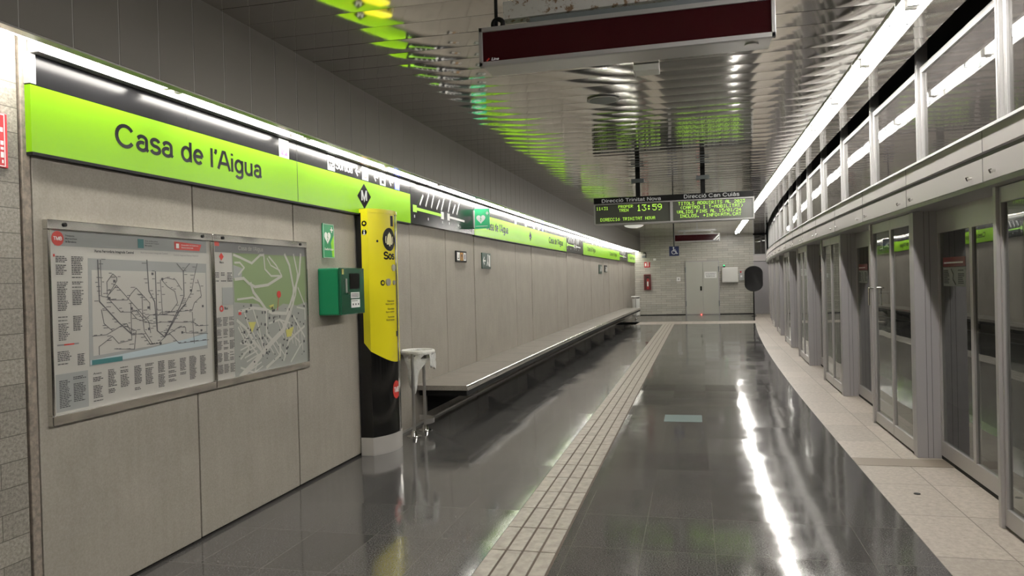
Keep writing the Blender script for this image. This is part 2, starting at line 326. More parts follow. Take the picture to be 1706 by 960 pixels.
class Art:
    def __init__(s, frame, h0=.0015, t=.0008): s.fr = frame; s.h = h0; s.t = t; s.mb = MB(); s.items = []
    def poly(s, pts):
        n = len(pts)
        vs = [s.fr(u, v, s.h) for u, v in pts] + [s.fr(u, v, s.h - s.t) for u, v in pts]
        fs = [tuple(range(n)), tuple(reversed(range(n, 2 * n)))] + [(i, (i + 1) % n, n + (i + 1) % n, n + i) for i in range(n)]
        s.items.append((vs, fs)); s.mb.add(vs, fs); return s
    def rect(s, u0, v0, u1, v1): return s.poly([(u0, v0), (u1, v0), (u1, v1), (u0, v1)])
    def disc(s, u, v, r, n=24, ry=None):
        ry = ry or r
        return s.poly([(u + r * math.cos(2 * PI * i / n), v + ry * math.sin(2 * PI * i / n)) for i in range(n)])
    def cdisc(s, u, v, r, ry, n=22):   # disc cut in upright strips so that it can bend round a column
        for i in range(n):
            a, b = -1 + 2 * i / n, -1 + 2 * (i + 1) / n; ha, hb = ry * math.sqrt(max(0, 1 - a * a)), ry * math.sqrt(max(0, 1 - b * b))
            s.poly([(u + r * a, v - ha - 1e-4), (u + r * b, v - hb - 1e-4), (u + r * b, v + hb + 1e-4), (u + r * a, v + ha + 1e-4)])
        return s
    def ring(s, u, v, r0, r1, n=24, a0=0, a1=2 * PI):
        for i in range(n):
            a, b = a0 + (a1 - a0) * i / n, a0 + (a1 - a0) * (i + 1) / n
            s.poly([(u + r0 * math.cos(a), v + r0 * math.sin(a)), (u + r1 * math.cos(a), v + r1 * math.sin(a)),
                    (u + r1 * math.cos(b), v + r1 * math.sin(b)), (u + r0 * math.cos(b), v + r0 * math.sin(b))])
        return s
    def line(s, pts, wd):
        for (a, b), (c, d) in zip(pts[:-1], pts[1:]):
            L = math.hypot(c - a, d - b)
            if L < 1e-6: continue
            nx, ny = -(d - b) / L * wd / 2, (c - a) / L * wd / 2; ex, ey = (c - a) / L * wd * .3, (d - b) / L * wd * .3
            s.poly([(a - nx - ex, b - ny - ey), (c - nx + ex, d - ny + ey), (c + nx + ex, d + ny + ey), (a + nx - ex, b + ny - ey)])
        return s
    def text(s, body, u0, v0, u1, v1, bold=0.0, shear=0.0, up=False):
        """letters stretched to fill the box u0..u1, v0..v1; up = reading upwards"""
        cu = D.curves.new('t', 'FONT'); cu.body = body; cu.size = 1; cu.offset = bold; cu.resolution_u = 3; cu.fill_mode = 'FRONT'; cu.shear = shear
        o = D.objects.new('t', cu); me = D.meshes.new_from_object(o)
        xs = [p.co.x for p in me.vertices]; ys = [p.co.y for p in me.vertices]
        if xs:
            ax, bx, ay, by = min(xs), max(xs), min(ys), max(ys)
            def mp(x, y):
                a, b = (x - ax) / (bx - ax), (y - ay) / max(by - ay, 1e-6)
                if up: a, b = 1 - b, a
                return s.fr(u0 + a * (u1 - u0), v0 + b * (v1 - v0), s.h)
            s.mb.add([mp(p.co.x, p.co.y) for p in me.vertices], [tuple(p.vertices) for p in me.polygons])
        D.objects.remove(o); D.curves.remove(cu); D.meshes.remove(me); return s
    def strokes(s, body, u0, v0, u1, v1, wt=.088):
        """sans serif lettering drawn with even strokes, stretched to the box"""
        polys = []; x = 0
        for ch in body:
            if ch == ' ': x += .30; continue
            adv, parts = GLYPH[ch]
            for pl in parts:
                P_ = [(p[0] + x, p[1]) for p in pl]; n = len(P_); L = []; R_ = []
                for i in range(n):
                    a, b = P_[max(0, i - 1)], P_[min(n - 1, i + 1)]; d = math.hypot(b[0] - a[0], b[1] - a[1]) or 1
                    nx, ny = -(b[1] - a[1]) / d, (b[0] - a[0]) / d; k = 1.
                    if 0 < i < n - 1:
                        d1 = math.hypot(P_[i][0] - a[0], P_[i][1] - a[1]) or 1
                        c_ = nx * -(P_[i][1] - a[1]) / d1 + ny * (P_[i][0] - a[0]) / d1; k = min(1 / max(c_, .35), 2.0)
                    L.append((P_[i][0] + nx * wt / 2 * k, P_[i][1] + ny * wt / 2 * k)); R_.append((P_[i][0] - nx * wt / 2 * k, P_[i][1] - ny * wt / 2 * k))
                for i in range(n - 1): polys.append([L[i], R_[i], R_[i + 1], L[i + 1]])
            x += adv
        xs = [q[0] for p in polys for q in p]; ys = [q[1] for p in polys for q in p]
        ax, bx, ay, by = min(xs), max(xs), min(ys), max(ys)
        for p in polys: s.poly([(u0 + (q[0] - ax) / (bx - ax) * (u1 - u0), v0 + (q[1] - ay) / (by - ay) * (v1 - v0)) for q in p])
        return s
    def scribble(s, u0, v0, u1, v1, rowh=.008, fill=.45, words=True, rnd=random):
        """rows of illegible small print"""
        v = v1 - rowh
        while v > v0:
            if rnd.random() < .09: v -= rowh; continue
            u = u0; end = u1 - rnd.random() * (u1 - u0) * .35
            while u < end:
                L = min((.006 + rnd.random() * .014) if words else (u1 - u0), end - u)
                s.rect(u, v, u + L, v + rowh * fill); u += L + .004
            v -= rowh
        return s
    def build(s, name, m, parent, label=None): return s.mb.build(name, m, parent, label=label)
    def each(s, name, m, parent):      # every closed shape a part of its own
        for vs, fs in s.items: MB().add(vs, fs).build(name, m, parent)

# ================================================================== STRUCTURE
XW, XU, XS = -3.0, -2.744, -2.965         # wall face, upper wall face, sign face
# ---- floor
def uvtop(p, y): return (y, p[0] + 3.19)
fl = MB().sweep([(-3.12, -.12), (-1.18, -.12), (-1.18, 0), (-3.12, 0)], YB, YE, cL, u_of=uvtop)
mb = MB()
n = 60
def floor_sheet(xa, ca, xb, cb, y0, y1, z=0.0, step=.5, uoff=3.19, cols=6):
    """top sheet whose two edges follow two different curves; real 12 cm slab"""
    mb = MB(); k = int((y1 - y0) / step); vs = []; uv = []
    for i in range(k + 1):
        y = y0 + (y1 - y0) * i / k; a, b = xa + ca(y), xb + cb(y)
        for j in range(cols + 1):
            x = a + (b - a) * j / cols; vs.append((x, y, z)); uv.append((y, x - cL(y) + uoff))
    fs = []; uvs = []
    for i in range(k):
        for j in range(cols):
            q = (i * (cols + 1) + j, i * (cols + 1) + j + 1, (i + 1) * (cols + 1) + j + 1, (i + 1) * (cols + 1) + j)
            fs.append(q); uvs.append([uv[t] for t in q])
    mb.add(vs, fs, uvs)
    a0, a1, b0, b1 = vs[0], vs[cols], vs[k * (cols + 1)], vs[k * (cols + 1) + cols]
    # side skirts
    for idx in ([i * (cols + 1) for i in range(k + 1)], [i * (cols + 1) + cols for i in range(k + 1)]):
        pts = [vs[t] for t in idx]
        mb.add(pts + [(p[0], p[1], z - .12) for p in pts], [(i, i + 1, len(pts) + i + 1, len(pts) + i) for i in range(len(pts) - 1)])
    return mb
mb = floor_sheet(-3.12, cL, -1.182, cT, YB, 25.6)
t2 = floor_sheet(-.782, cT, 1.256, cR, YB, 25.6); mb.add(t2.v, t2.f, [t2.uv.get(i, [(0, 0)] * len(f)) for i, f in enumerate(t2.f)])
t2 = floor_sheet(-3.12, cL, 1.256, cR, 27.1, YE + .2, step=.7); mb.add(t2.v, t2.f, [t2.uv.get(i, [(0, 0)] * len(f)) for i, f in enumerate(t2.f)])
struct(mb.build('floor', 'floor'))
# pale stone border along the screen doors and the pale cross band at the far end
mb = floor_sheet(1.256, cR, 2.12, cR, YB, YE + .2, uoff=-1.256 + 3.19 - 3.19, cols=2)
struct(mb.build('trim_1', 'border'))
mb = floor_sheet(-2.3, cL, 1.256, cR, 25.6, 27.1, cols=4); struct(mb.build('trim_2', 'border'))
mb = MB()
for y in (6.55,): mb.box(1.26, 2.1, y, y + .26, .0005, .003, cR)
struct(mb.build('trim_3', 'brown_stone'))
# ---- left wall: concrete panels with open joints
mb = MB()
ys = [2.895] + [2.86 + 1.2035 * k for k in range(1, 25)] + [YE]
for a, b in zip(ys[:-1], ys[1:]):
    jo = .004 * math.sin(a * 7)
    mb.box(XW - .09 + jo, XW + jo, a + .009, b - .009, .02, 2.77, cL)
wl = struct(mb.build('wall_left', 'concrete', bevel=.003))
MB().sweep([(XW - .2, 0), (XW - .07, 0), (XW - .07, 3.3), (XW - .2, 3.3)], YB, YE + .2, cL).build('joint_backing', 'groove', wl)
B(XW - .062, XW + .003, 2.853, 2.898, 0, 2.76).build('panel_edge', 'concrete_edge', wl, bevel=.004)
struct(MB().sweep([(XW - .20, 0), (XW - .002, 0), (XW - .002, 2.77), (XW - .20, 2.77)], YB, 2.838, c0,
                  u_of=lambda p, y: (y, p[1])).build('wall_left_granite', 'granite_wall'))
# upper wall of dark metal panels
mb = MB(); k0 = 2.907 - .288 * 24
edges = MB()
for k in range(125):
    y = k0 + .288 * k
    if y > YE: break
    mb.box(XU - .05, XU, y + .003, min(y + .285, YE), 2.69, 3.26, cL)
uw = struct(mb.build('wall_left_upper', 'upper_panel', bevel=.0025))
MB().sweep([(XU - .06, 2.682), (XU - .0025, 2.682), (XU - .0025, 3.3), (XU - .12, 3.3)], YB, YE, cL).build('panel_seams', 'upper_edge', uw)
MB().sweep([(XU - .30, 2.765), (XU - .03, 2.765), (XU - .03, 2.78), (XU - .30, 2.78)], YB, YE, cL).build('cove_top', 'white_alu', uw)
MB().sweep([(XU - .06, 3.255), (XU + .012, 3.255), (XU + .012, 3.275), (XU - .06, 3.275)], YB, YE, cL).build('ceiling_angle', 'upper_edge', uw)
# steel skirting at the foot of the left wall
struct(MB().sweep([(XW, 0.0), (XW + .008, 0.0), (XW + .008, .022), (XW, .022)], 7.2, YE, cL).build('baseboard_left', 'steel'))
# ---- end wall
mb = MB(); 
mb.add([(-2.6, YE, -.02), (2.46, YE, -.02), (2.46, YE, 3.4), (-2.6, YE, 3.4), (-2.6, YE + .2, -.02), (2.46, YE + .2, -.02), (2.46, YE + .2, 3.4), (-2.6, YE + .2, 3.4)],
       [(0, 1, 2, 3), (5, 4, 7, 6), (0, 4, 5, 1), (3, 2, 6, 7), (0, 3, 7, 4), (1, 5, 6, 2)],
       [[(-2.6, 0), (2.46, 0), (2.46, 3.4), (-2.6, 3.4)]] + [[(0, 0)] * 4] * 5)
struct(mb.build('wall_end', 'end_tiles'))
struct(B(-2.4, 2.46, YE - .012, YE, 0, .03).build('baseboard_end', 'black_matt'))
# grey return panel between end wall and the screen doors
wr = struct(B(2.46, 3.3, YE - .02, YE + .12, 0, 2.12).build('wall_end_return', 'grey_paint'))
B(2.46, 3.3, YE - .05, YE + .12, 2.14, 2.38).build('ledge', 'lintel', wr)
wn = struct(B(2.46, 2.50, YE - .04, YE, 2.38, 3.2).build('window_30', 'white_alu'))
B(2.46, 3.3, YE - .04, YE, 2.38, 2.43).build('window_frame', 'white_alu', wn)
B(2.92, 2.97, YE - .04, YE, 2.38, 3.2).build('window_frame', 'white_alu', wn)
B(2.50, 2.92, YE - .02, YE - .012, 2.43, 3.2).build('pane', 'window_glass', wn)
# wall behind the camera closes the room
struct(B(-3.3, 2.3, YB - .2, YB, -.1, 3.4).build('wall_back', 'end_tiles'))
# ---- ceiling: crosswise metal planks, each slightly crowned
mb = MB(); pit = .2835; y = 4.31 - pit * 29; XR = 1.70
rs = random.Random(3)
while y < YE:
    y1 = y + pit - .005; nu, nx = 8, 24; tilt = rs.uniform(-.0008, .0008); ph = rs.uniform(0, 6.3); am = rs.uniform(.0016, .0028)
    vs = []
    for i in range(nu + 1):
        s_ = i / nu; yy = y + (y1 - y) * s_
        for j in range(nx + 1):
            xl, xm, xn, xr = XU + cL(yy), 1.29 + cl(yy), 1.48 + cl(yy), XR + cR(yy); q = j / nx
            if j <= nx - 3: xx = xl + (xm - xl) * j / (nx - 3)
            else: xx = xn + (xr - xn) * (j - nx + 2) / 2
            z = 3.25 - am * (1 - (2 * s_ - 1) ** 2) + tilt * (2 * s_ - 1) + .0007 * math.sin(q * 9 + ph) * math.sin(s_ * PI)
            vs.append((xx, yy, z))
    fs = [(i * (nx + 1) + j, (i + 1) * (nx + 1) + j, (i + 1) * (nx + 1) + j + 1, i * (nx + 1) + j + 1) for i in range(nu) for j in range(nx) if j != nx - 3]
    mb.add(vs, fs)
    # folded-up rims
    lo = [vs[j] for j in range(nx + 1)]; hi = [vs[nu * (nx + 1) + j] for j in range(nx + 1)]
    for row in (lo, hi): mb.add(row + [(p[0], p[1], p[2] + .03) for p in row], [(j, j + 1, nx + 2 + j, nx + 1 + j) for j in range(nx) if j != nx - 3])
    y += pit
ce = struct(mb.build('ceiling', 'ceiling_metal', smooth='all'))
MB().sweep([(-3.3, 3.29), (1.70, 3.29), (1.70, 3.34), (-3.3, 3.34)], YB, YE, cL, step=1.5).build('ceiling_backing', 'void', ce)
MB().sweep([(1.6, 3.60), (6.5, 3.60), (6.5, 3.7), (1.6, 3.7)], YB, YE + 1, cR, step=1.5).build('tunnel_roof', 'void', ce)
# ---- tunnel beyond the doors
tu = struct(MB().sweep([(4.9, -1.4), (5.1, -1.4), (5.1, 3.7), (4.9, 3.7)], YB, YE + 1, cR, step=1.5).build('wall_right_tunnel', 'tunnel'))
MB().sweep([(2.12, -1.4), (4.9, -1.4), (4.9, -1.2), (2.12, -1.2)], YB, YE + 1, cR, step=1.5).build('track_bed', 'tunnel', tu)
B(3.3 , 5.8, YE + .3, YE + .5, -1.4, 3.7).build('tunnel_end', 'void', tu)
B(2.1, 5.2, YB - .2, YB, -1.4, 3.7).build('tunnel_back', 'void', tu)

# ---- lintel over the screen doors, with windows above
P0 = 3.51; PIT = 3.36
li = MB()
li.sweep([(1.70, 2.085), (2.05, 2.085), (2.05, 2.225), (1.70, 2.225)], YB, YE, cR)
li.sweep([(1.70, 2.262), (2.05, 2.262), (2.05, 2.385), (1.70, 2.385)], YB, YE, cR)
lt = struct(li.build('trim_4', 'lintel'))
MB().sweep([(1.735, 2.22), (2.0, 2.22), (2.0, 2.27), (1.735, 2.27)], YB, YE, cR).build('groove', 'lintel_dark', lt)
MB().sweep([(1.712, 2.055), (2.12, 2.055), (2.12, 2.087), (1.712, 2.087)], YB, YE, cR).build('lower_rail', 'alu', lt)
MB().sweep([(1.685, 2.385), (1.87, 2.385), (1.87, 2.41), (1.70, 2.41), (1.688, 2.402)], YB, YE, cR).build('top_lip', 'white_alu', lt)
seam = MB(); bolts = []
wy = [5.03 + 1.68 * j for j in range(-5, 17)]
for y in wy:
    seam.box(1.698, 1.72, y - .002, y + .002, 2.085, 2.225, cR); seam.box(1.698, 1.72, y - .002, y + .002, 2.262, 2.385, cR)
seam.build('panel_seams', 'lintel_dark', lt)
for y in wy:
    if y < 3: continue
    for d in (-.19, .19):
        q = MB(); x = 1.70 + cR(y + d); q.cyl((x, y + d, 2.128), (x - .018, y + d, 2.128), .008, 10); q.cyl((x - .018, y + d, 2.128), (x - .028, y + d, 2.124), .014, 12)
        q.build('bolt', 'chrome', lt, smooth=True)
# windows
XWN = 1.82; wi = 0
for y0, y1 in zip(wy[:-1], wy[1:]):
    if y0 < -2: continue
    wi += 1; a, b = y0 + .03, y1 - .03
    po = MB().box(XWN - .03, XWN + .05, y0 - .028, y0 + .028, 2.40, 3.6, cR)
    po.box(XWN - .036, XWN - .03, y0 - .008, y0 + .008, 2.40, 3.2, cR)
    p = struct(po.build('window_%d' % wi, 'white_alu'))
    fr = MB().box(XWN - .01, XWN + .03, a, b, 2.41, 2.465, cR).box(XWN - .01, XWN + .03, a, b, 3.15, 3.20, cR)
    fr.box(XWN - .01, XWN + .03, a, a + .045, 2.465, 3.15, cR).box(XWN - .01, XWN + .03, b - .045, b, 2.465, 3.15, cR)
    fr.build('window_frame', 'white_alu', p, bevel=.003)
    B(XWN + .006, XWN + .014, a + .04, b - .04, 2.46, 3.155, cR).build('pane', 'window_glass', p)

# ================================================================== SCREEN DOORS
XD, XC = 1.79, 1.965
ordn = ['nearest', 'second', 'third', 'fourth', 'fifth', 'sixth', 'seventh', 'eighth', 'ninth', 'tenth']
def cardoor(k):
    y0 = P0 + PIT * k; nm = k
    # column
    if y0 + .1 < YE and k >= 0:
        c = thing('door_column', 'grey painted column between screen doors, %s one from the camera' % ordn[max(0, k - 1)] if k >= 1 else
                  'grey painted column outside the right edge of view beside the nearest glass door', 'column', (XD + cR(y0), y0, 0), 'columns between the screen doors')
        B(XD - .005, XC + .03, y0, y0 + .11, 0, 2.056, cR).build('column_cover', 'grey_paint', c, bevel=.003)
        B(XD + .075, XD + .078, y0 - .002, y0, .002, 2.056, cR).build('cover_seam', 'lintel_dark', c)
        B(XD + .115, XD + .118, y0 - .002, y0, .002, 2.056, cR).build('cover_seam', 'lintel_dark', c)
    if k < 0: return
    # sliding pair, proud of the wall
    a, m_, b = y0 + .12, y0 + .80, y0 + 1.54
    if b > YE: return
    t = thing('platform_screen_door', ('nearest pair of glass sliding doors, cut by the right edge of the photo' if k == 0 else
              'pair of glass sliding doors %s between grey columns along the platform edge' % {1: 'with a lever handle, second pair from the camera,'}.get(k, ordn[min(9, k)] + ' from the camera,')),
              'screen door', (XD + cR(a), a, 0), 'platform screen doors')
    for (p, q) in ((a, m_), (m_, b)):
        fr = MB().box(XD, XD + .035, p + .002, p + .028, .02, 2.05, cR).box(XD, XD + .035, q - .028, q - .002, .02, 2.05, cR)
        fr.box(XD, XD + .035, p + .028, q - .028, .02, .125, cR).box(XD, XD + .035, p + .028, q - .028, 1.955, 2.05, cR)
        lf = fr.build('door_leaf', 'door_alu', t, bevel=.002)
        B(XD + .014, XD + .022, p + .024, q - .024, .12, 1.96, cR).build('pane', 'door_glass', lf)
    B(XD - .02, XD + .04, b, b + .045, 0, 2.056, cR).build('post', 'door_alu', t, bevel=.004)
    B(XD + .06, XD + .10, a, b, .0, .02, cR).build('threshold', 'black_matt', t)
    if k == 1:
        x = XD + cR(b - .1)
        h = MB().cyl((x, b - .02, 1.40), (x - .045, b - .02, 1.40), .009).cyl((x - .045, b - .02, 1.41), (x - .045, b - .02, 1.22), .009)
        h.cyl((x - .045, b - .02, 1.40), (x - .045, b - .11, 1.40), .008).build('lever_handle', 'chrome', t, smooth=True)
    # recessed fixed glazing up to the next column
    a2, b2 = b + .055, y0 + PIT
    if b2 > YE: b2 = YE
    if b2 - a2 < .3: return
    g = thing('fixed_glass_panel', 'recessed fixed glass panel with a line map sticker, %s from the camera' % ordn[k], 'glass panel', (XC + cR(a2), a2, 0), 'fixed glazing between doors and columns')
    mid = b2 - .78 if b2 - a2 > 1.2 else None
    cuts = [(a2, mid), (mid, b2)] if mid else [(a2, b2)]
    fr = MB()
    fr.box(XC, XC + .04, a2, b2, .03, .15, cR).box(XC, XC + .04, a2, b2, 1.87, 2.056, cR)
    for (p, q) in cuts:
        fr.box(XC, XC + .04, p, p + .028, .15, 1.87, cR).box(XC, XC + .04, q - .028, q, .15, 1.87, cR)
    fr.build('frame', 'door_alu', g, bevel=.002)
    for (p, q) in cuts: B(XC + .015, XC + .023, p + .03, q - .03, .145, 1.875, cR).build('pane', 'door_glass', g)
    B(XC + .003, XC + .03, a2, b2, 0, .03, cR).build('sill', 'black_matt', g)
    fr_ = right_frame(XC + .0165)
    u0, u1 = -(b2 - .10), -(b2 - .62)
    st = Art(fr_, .003, .004).rect(u0, 1.435, u1, 1.585).build('sticker_sheet', 'light_grey_ink', g, label='white route sticker with red header')
    Art(fr_, .0045).rect(u0, 1.59, u1, 1.665).build('sticker_header', 'dark_red_box', st)
    ar = Art(fr_, .0055); rr = random.Random(k + 5)
    ar.scribble(u0 + .02, 1.45, u0 + .16, 1.57, .014, .5, rnd=rr).scribble(u1 - .16, 1.45, u1 - .02, 1.57, .014, .5, rnd=rr)
    ar.line([(u0 + .2, 1.57), (u0 + .25, 1.53), (u0 + .24, 1.49), (u0 + .30, 1.45)], .012).build('sticker_print', 'ink', st)
    Art(fr_, .0055).scribble(u0 + .03, 1.605, u1 - .03, 1.64, .025, .5, rnd=rr).build('header_print', 'white', st)
for k in range(0, 9): cardoor(k)

# ================================================================== LUMINAIRES
ORD = 'first second third fourth fifth sixth seventh eighth ninth tenth eleventh twelfth thirteenth fourteenth fifteenth sixteenth seventeenth eighteenth nineteenth twentieth'.split() + ['twenty ' + q for q in 'first second third fourth fifth sixth seventh'.split()]
k = 0; y = 3.69 - 1.49 * 5
while y + 1.43 < YE + .2:
    a, b = y + .035, min(y + 1.455, YE - .05)
    if b > -2:
        t = thing('cove_light', ('cove lamp at the left edge of view above the granite blocks' if b < 3.7 else 'white cove lamp above the left wall, %s one from the start of the green sign' % ORD[k]), 'light', (XU + cL((a + b) / 2), (a + b) / 2, 2.67), 'row of cove lamps above the left wall')
        B(XU - .215, XU - .012, a - .02, b + .02, 2.75, 2.763, cL).build('reflector', 'reflector', t)
        for q in (a, b - .03): B(XU - .10, XU - .05, q, q + .03, 2.684, 2.75, cL).build('lamp_holder', 'reflector', t)
        MB().cyl((XU - .075 + cL(a), a + .02, 2.712), (XU - .075 + cL(b), b - .02, 2.712), .028, 18).build('tube', 'lamp_left', t, smooth=True)
    if b > 3.7: k += 1
    y += 1.49
y = 5.22 - 1.36 * 6; k = 0
while y < 30.4:
    a, b = y + .01, min(y + 1.35, 31.2)
    t = thing('ceiling_light', ('ceiling lamp above and behind the camera, beside the screen doors' if b < 3.9 else 'ceiling slot lamp beside the screen doors, %s one from the top of the photo' % ORD[k]), 'light', (1.32 + cl((a + b) / 2), (a + b) / 2, 3.13), 'row of ceiling lamps along the platform edge')
    rf = MB().box(1.285, 1.485, a, b, 3.285, 3.295, cl).box(1.285, 1.292, a, b, 3.235, 3.285, cl).box(1.478, 1.485, a, b, 3.235, 3.285, cl)
    rf.build('reflector', 'reflector', t)
    MB().cyl((1.385 + cl(a), a + .03, 3.250), (1.385 + cl(b), b - .03, 3.250), .021, 14).build('tube', 'lamp_right', t, smooth=True)
    for yy in (a + .025, b - .025): B(1.35, 1.42, yy - .015, yy + .015, 3.225, 3.285, cl).build('lamp_holder', 'reflector', t)
    for x in (1.335, 1.435): B(x - .012, x + .012, a + .3, a + .33, 3.220, 3.285, cl).build('tube_clip', 'grey_rail', t)
    if b > 3.9: k += 1
    y += 1.36

# ================================================================== SIGN BAND ON THE LEFT WALL
KS = 2.965 / 2.88
def SZ(v): return 1.56 + (v - 1.56) * KS
def sframe(u, v, h=0.): return (XS + cL(u * KS) + h, u * KS, SZ(v))
def arrow_left(ar, u, v, s):
    ar.line([(u - s * .5, v), (u + s * .5, v)], s * .18); ar.line([(u - s * .05, v + s * .42), (u - s * .5, v), (u - s * .05, v - s * .42)], s * .18)
def wheelchair(ar, u, v, s):
    ar.disc(u - .05 * s, v + .42 * s, .09 * s, 12); ar.line([(u - .05 * s, v + .3 * s), (u - .02 * s, v), (u + .22 * s, v), (u + .3 * s, v - .32 * s), (u + .42 * s, v - .3 * s)], .1 * s)
    ar.line([(u - .03 * s, v + .16 * s), (u + .18 * s, v + .16 * s)], .07 * s)
    ar.ring(u - .03 * s, v - .14 * s, .2 * s, .28 * s, 16, math.radians(110), math.radians(380))
def sign_body(parent, y0, y1, z0, z1, m, name, x=XS):
    z0, z1 = SZ(z0), SZ(z1)
    mb = MB().sweep([(XW + .002, z0), (x, z0), (x, z1), (XW + .002, z1)], y0 * KS, y1 * KS, cL, step=.6); return mb.build(name, m, parent)
def name_sign(y0, y1, label, texts, big=False):
    t = thing('station_name_sign', label, 'sign', (XS + cL(y0 * KS), y0 * KS, 2.2), 'station name signs on the left wall')
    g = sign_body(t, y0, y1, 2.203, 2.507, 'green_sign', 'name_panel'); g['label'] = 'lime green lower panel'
    b = sign_body(t, y0, y1, 2.509, 2.648, 'black_sign', 'direction_band'); b['label'] = 'black upper band with white pictograms'
    MB().sweep([(XW + .001, 2.207), (XS + .004, 2.207), (XS + .004, 2.2215), (XW + .001, 2.2215)], y0 * KS, y1 * KS, cL, step=.6).build('lower_edge', 'black_matt', t)
    MB().sweep([(XW + .001, 2.681), (XS + .055, 2.681), (XS + .055, 2.688), (XW + .001, 2.688)], y0 * KS, y1 * KS, cL, step=.6).build('top_rail', 'alu', t)
    if y0 < 4: B(XW + .001, XS + .004, y0 * KS - .004, y0 * KS + .03, 2.54, 2.68, cL).build('end_cap', 'white_alu', t)
    f = sframe
    for (a, b_) in texts: Art(f).strokes("Casa de l'Aigua", a, 2.278, b_, 2.440, .12 if big else .14).build('lettering', 'black_sign', g)
    return t, g, b, f
def pictos(band, f, s):   # s = Y offset of the black band print
    Art(f).rect(4.885 + s, 2.507, 5.02 + s, 2.64).rect(5.62 + s, 2.515, 5.745 + s, 2.635).rect(6.27 + s, 2.515, 6.40 + s, 2.635).rect(6.66 + s, 2.515, 6.79 + s, 2.635).each('white_square', 'white_lit', band)
    Art(f).rect(7.02 + s, 2.512, 7.14 + s, 2.632).build('blue_square', 'blue', band)
    a = Art(f); a.strokes('Sortida', 5.76 + s, 2.540, 6.08 + s, 2.620, .12)
    for u in (6.18, 6.57, 6.93): arrow_left(a, u + s, 2.575, .085)
    a.build('white_lettering', 'white_lit', band)
    a = Art(f, .003); wheelchair(a, 7.08 + s, 2.572, .1); a.build('wheelchair_symbol', 'white_lit', band)
    a = Art(f, .003); a.ring(6.335 + s, 2.575, .028, .044); a.rect(6.322 + s, 2.555, 6.348 + s, 2.595).build('red_ring', 'red', band)
    a = Art(f, .003); a.rect(6.695 + s, 2.53, 6.755 + s, 2.565).rect(6.695 + s, 2.58, 6.755 + s, 2.62)
    a.line([(5.64 + s, 2.575), (5.70 + s, 2.575)], .012).line([(5.665 + s, 2.60), (5.64 + s, 2.575), (5.665 + s, 2.55)], .01).ring(5.71 + s, 2.575, .02, .028)
    a.build('black_symbol', 'black_sign', band)
    Art(f, .003).rect(4.91 + s, 2.525, 4.995 + s, 2.62).build('purple_symbol', 'purple', band)
    a = Art(f, .004); a.line([(4.93 + s, 2.61), (4.945 + s, 2.58), (4.97 + s, 2.6)], .012).line([(4.945 + s, 2.535), (4.975 + s, 2.56)], .014).disc(4.96 + s, 2.575, .012); a.build('flower_print', 'cream', band)
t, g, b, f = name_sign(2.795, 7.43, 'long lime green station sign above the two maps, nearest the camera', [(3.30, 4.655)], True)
pictos(b, f, 0)
B(XS - .0, XS + .001, 5.132 * KS, 5.137 * KS, 2.225, 2.68, cL).build('panel_joint', 'black_matt', t)
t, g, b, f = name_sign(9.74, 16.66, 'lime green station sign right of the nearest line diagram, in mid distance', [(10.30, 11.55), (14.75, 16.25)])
pictos(b, f, 7.1)
Art(f).poly([(13.02, 2.36), (13.12, 2.45), (13.22, 2.36), (13.12, 2.27)]).build('metro_diamond', 'black_sign', g)
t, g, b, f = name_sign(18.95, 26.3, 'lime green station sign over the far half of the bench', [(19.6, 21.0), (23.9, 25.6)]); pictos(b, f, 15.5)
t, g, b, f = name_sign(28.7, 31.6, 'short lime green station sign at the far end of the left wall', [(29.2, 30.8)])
def line_map(y0, y1, label, start_lime=True):
    t = thing('line_diagram_sign', label, 'sign', (XS + cL(y0 * KS), y0 * KS, 2.2), 'line diagram signs between the green signs')
    bo = sign_body(t, y0, y1, 2.203, 2.648, 'black_sign', 'black_panel')
    MB().sweep([(XW + .001, 2.681), (XS + .055, 2.681), (XS + .055, 2.688), (XW + .001, 2.688)], y0 * KS, y1 * KS, cL, step=.6).build('top_rail', 'alu', t)
    f = sframe; L = y1 - y0; a = Art(f); wh = Art(f)
    a.rect(y0 + .06, 2.33, y0 + .17, 2.405).line([(y0 + .17, 2.368), (y0 + .95, 2.362)], .032)
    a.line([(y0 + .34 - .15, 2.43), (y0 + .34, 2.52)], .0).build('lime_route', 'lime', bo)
    x = [y0 + .30, y0 + .48, y0 + .66, y0 + .84, y0 + 1.0]
    wh.rect(y0 + .95, 2.32, y0 + 1.05, 2.405).rect(y0 + 1.18, 2.32, y0 + 1.27, 2.405)
    wh.line([(y0 + 1.27, 2.362), (min(y0 + 1.85, y1 - .1), 2.355)], .026)
    for q in x: wh.disc(q, 2.365, .012, 10)
    for i, q in enumerate(x + [y0 + 1.25, y0 + 1.42, y0 + 1.58]):
        if q + .1 < y1: wh.line([(q - .03, 2.425), (q + .07, 2.53 + .03 * (i % 3))], .026)
    for q in (y0 + .1, y0 + .52, y0 + 1.0, y0 + 1.25, y0 + 1.6): wh.rect(q - .012, 2.27, q + .012, 2.30)
    wh.build('station_names', 'white_lit', bo); return t
line_map(7.44, 9.73, 'black line diagram sign between the first two green signs')
line_map(16.67, 18.94, 'black line diagram sign between the second and third green signs')
line_map(26.31, 28.69, 'black line diagram sign furthest along the left wall')
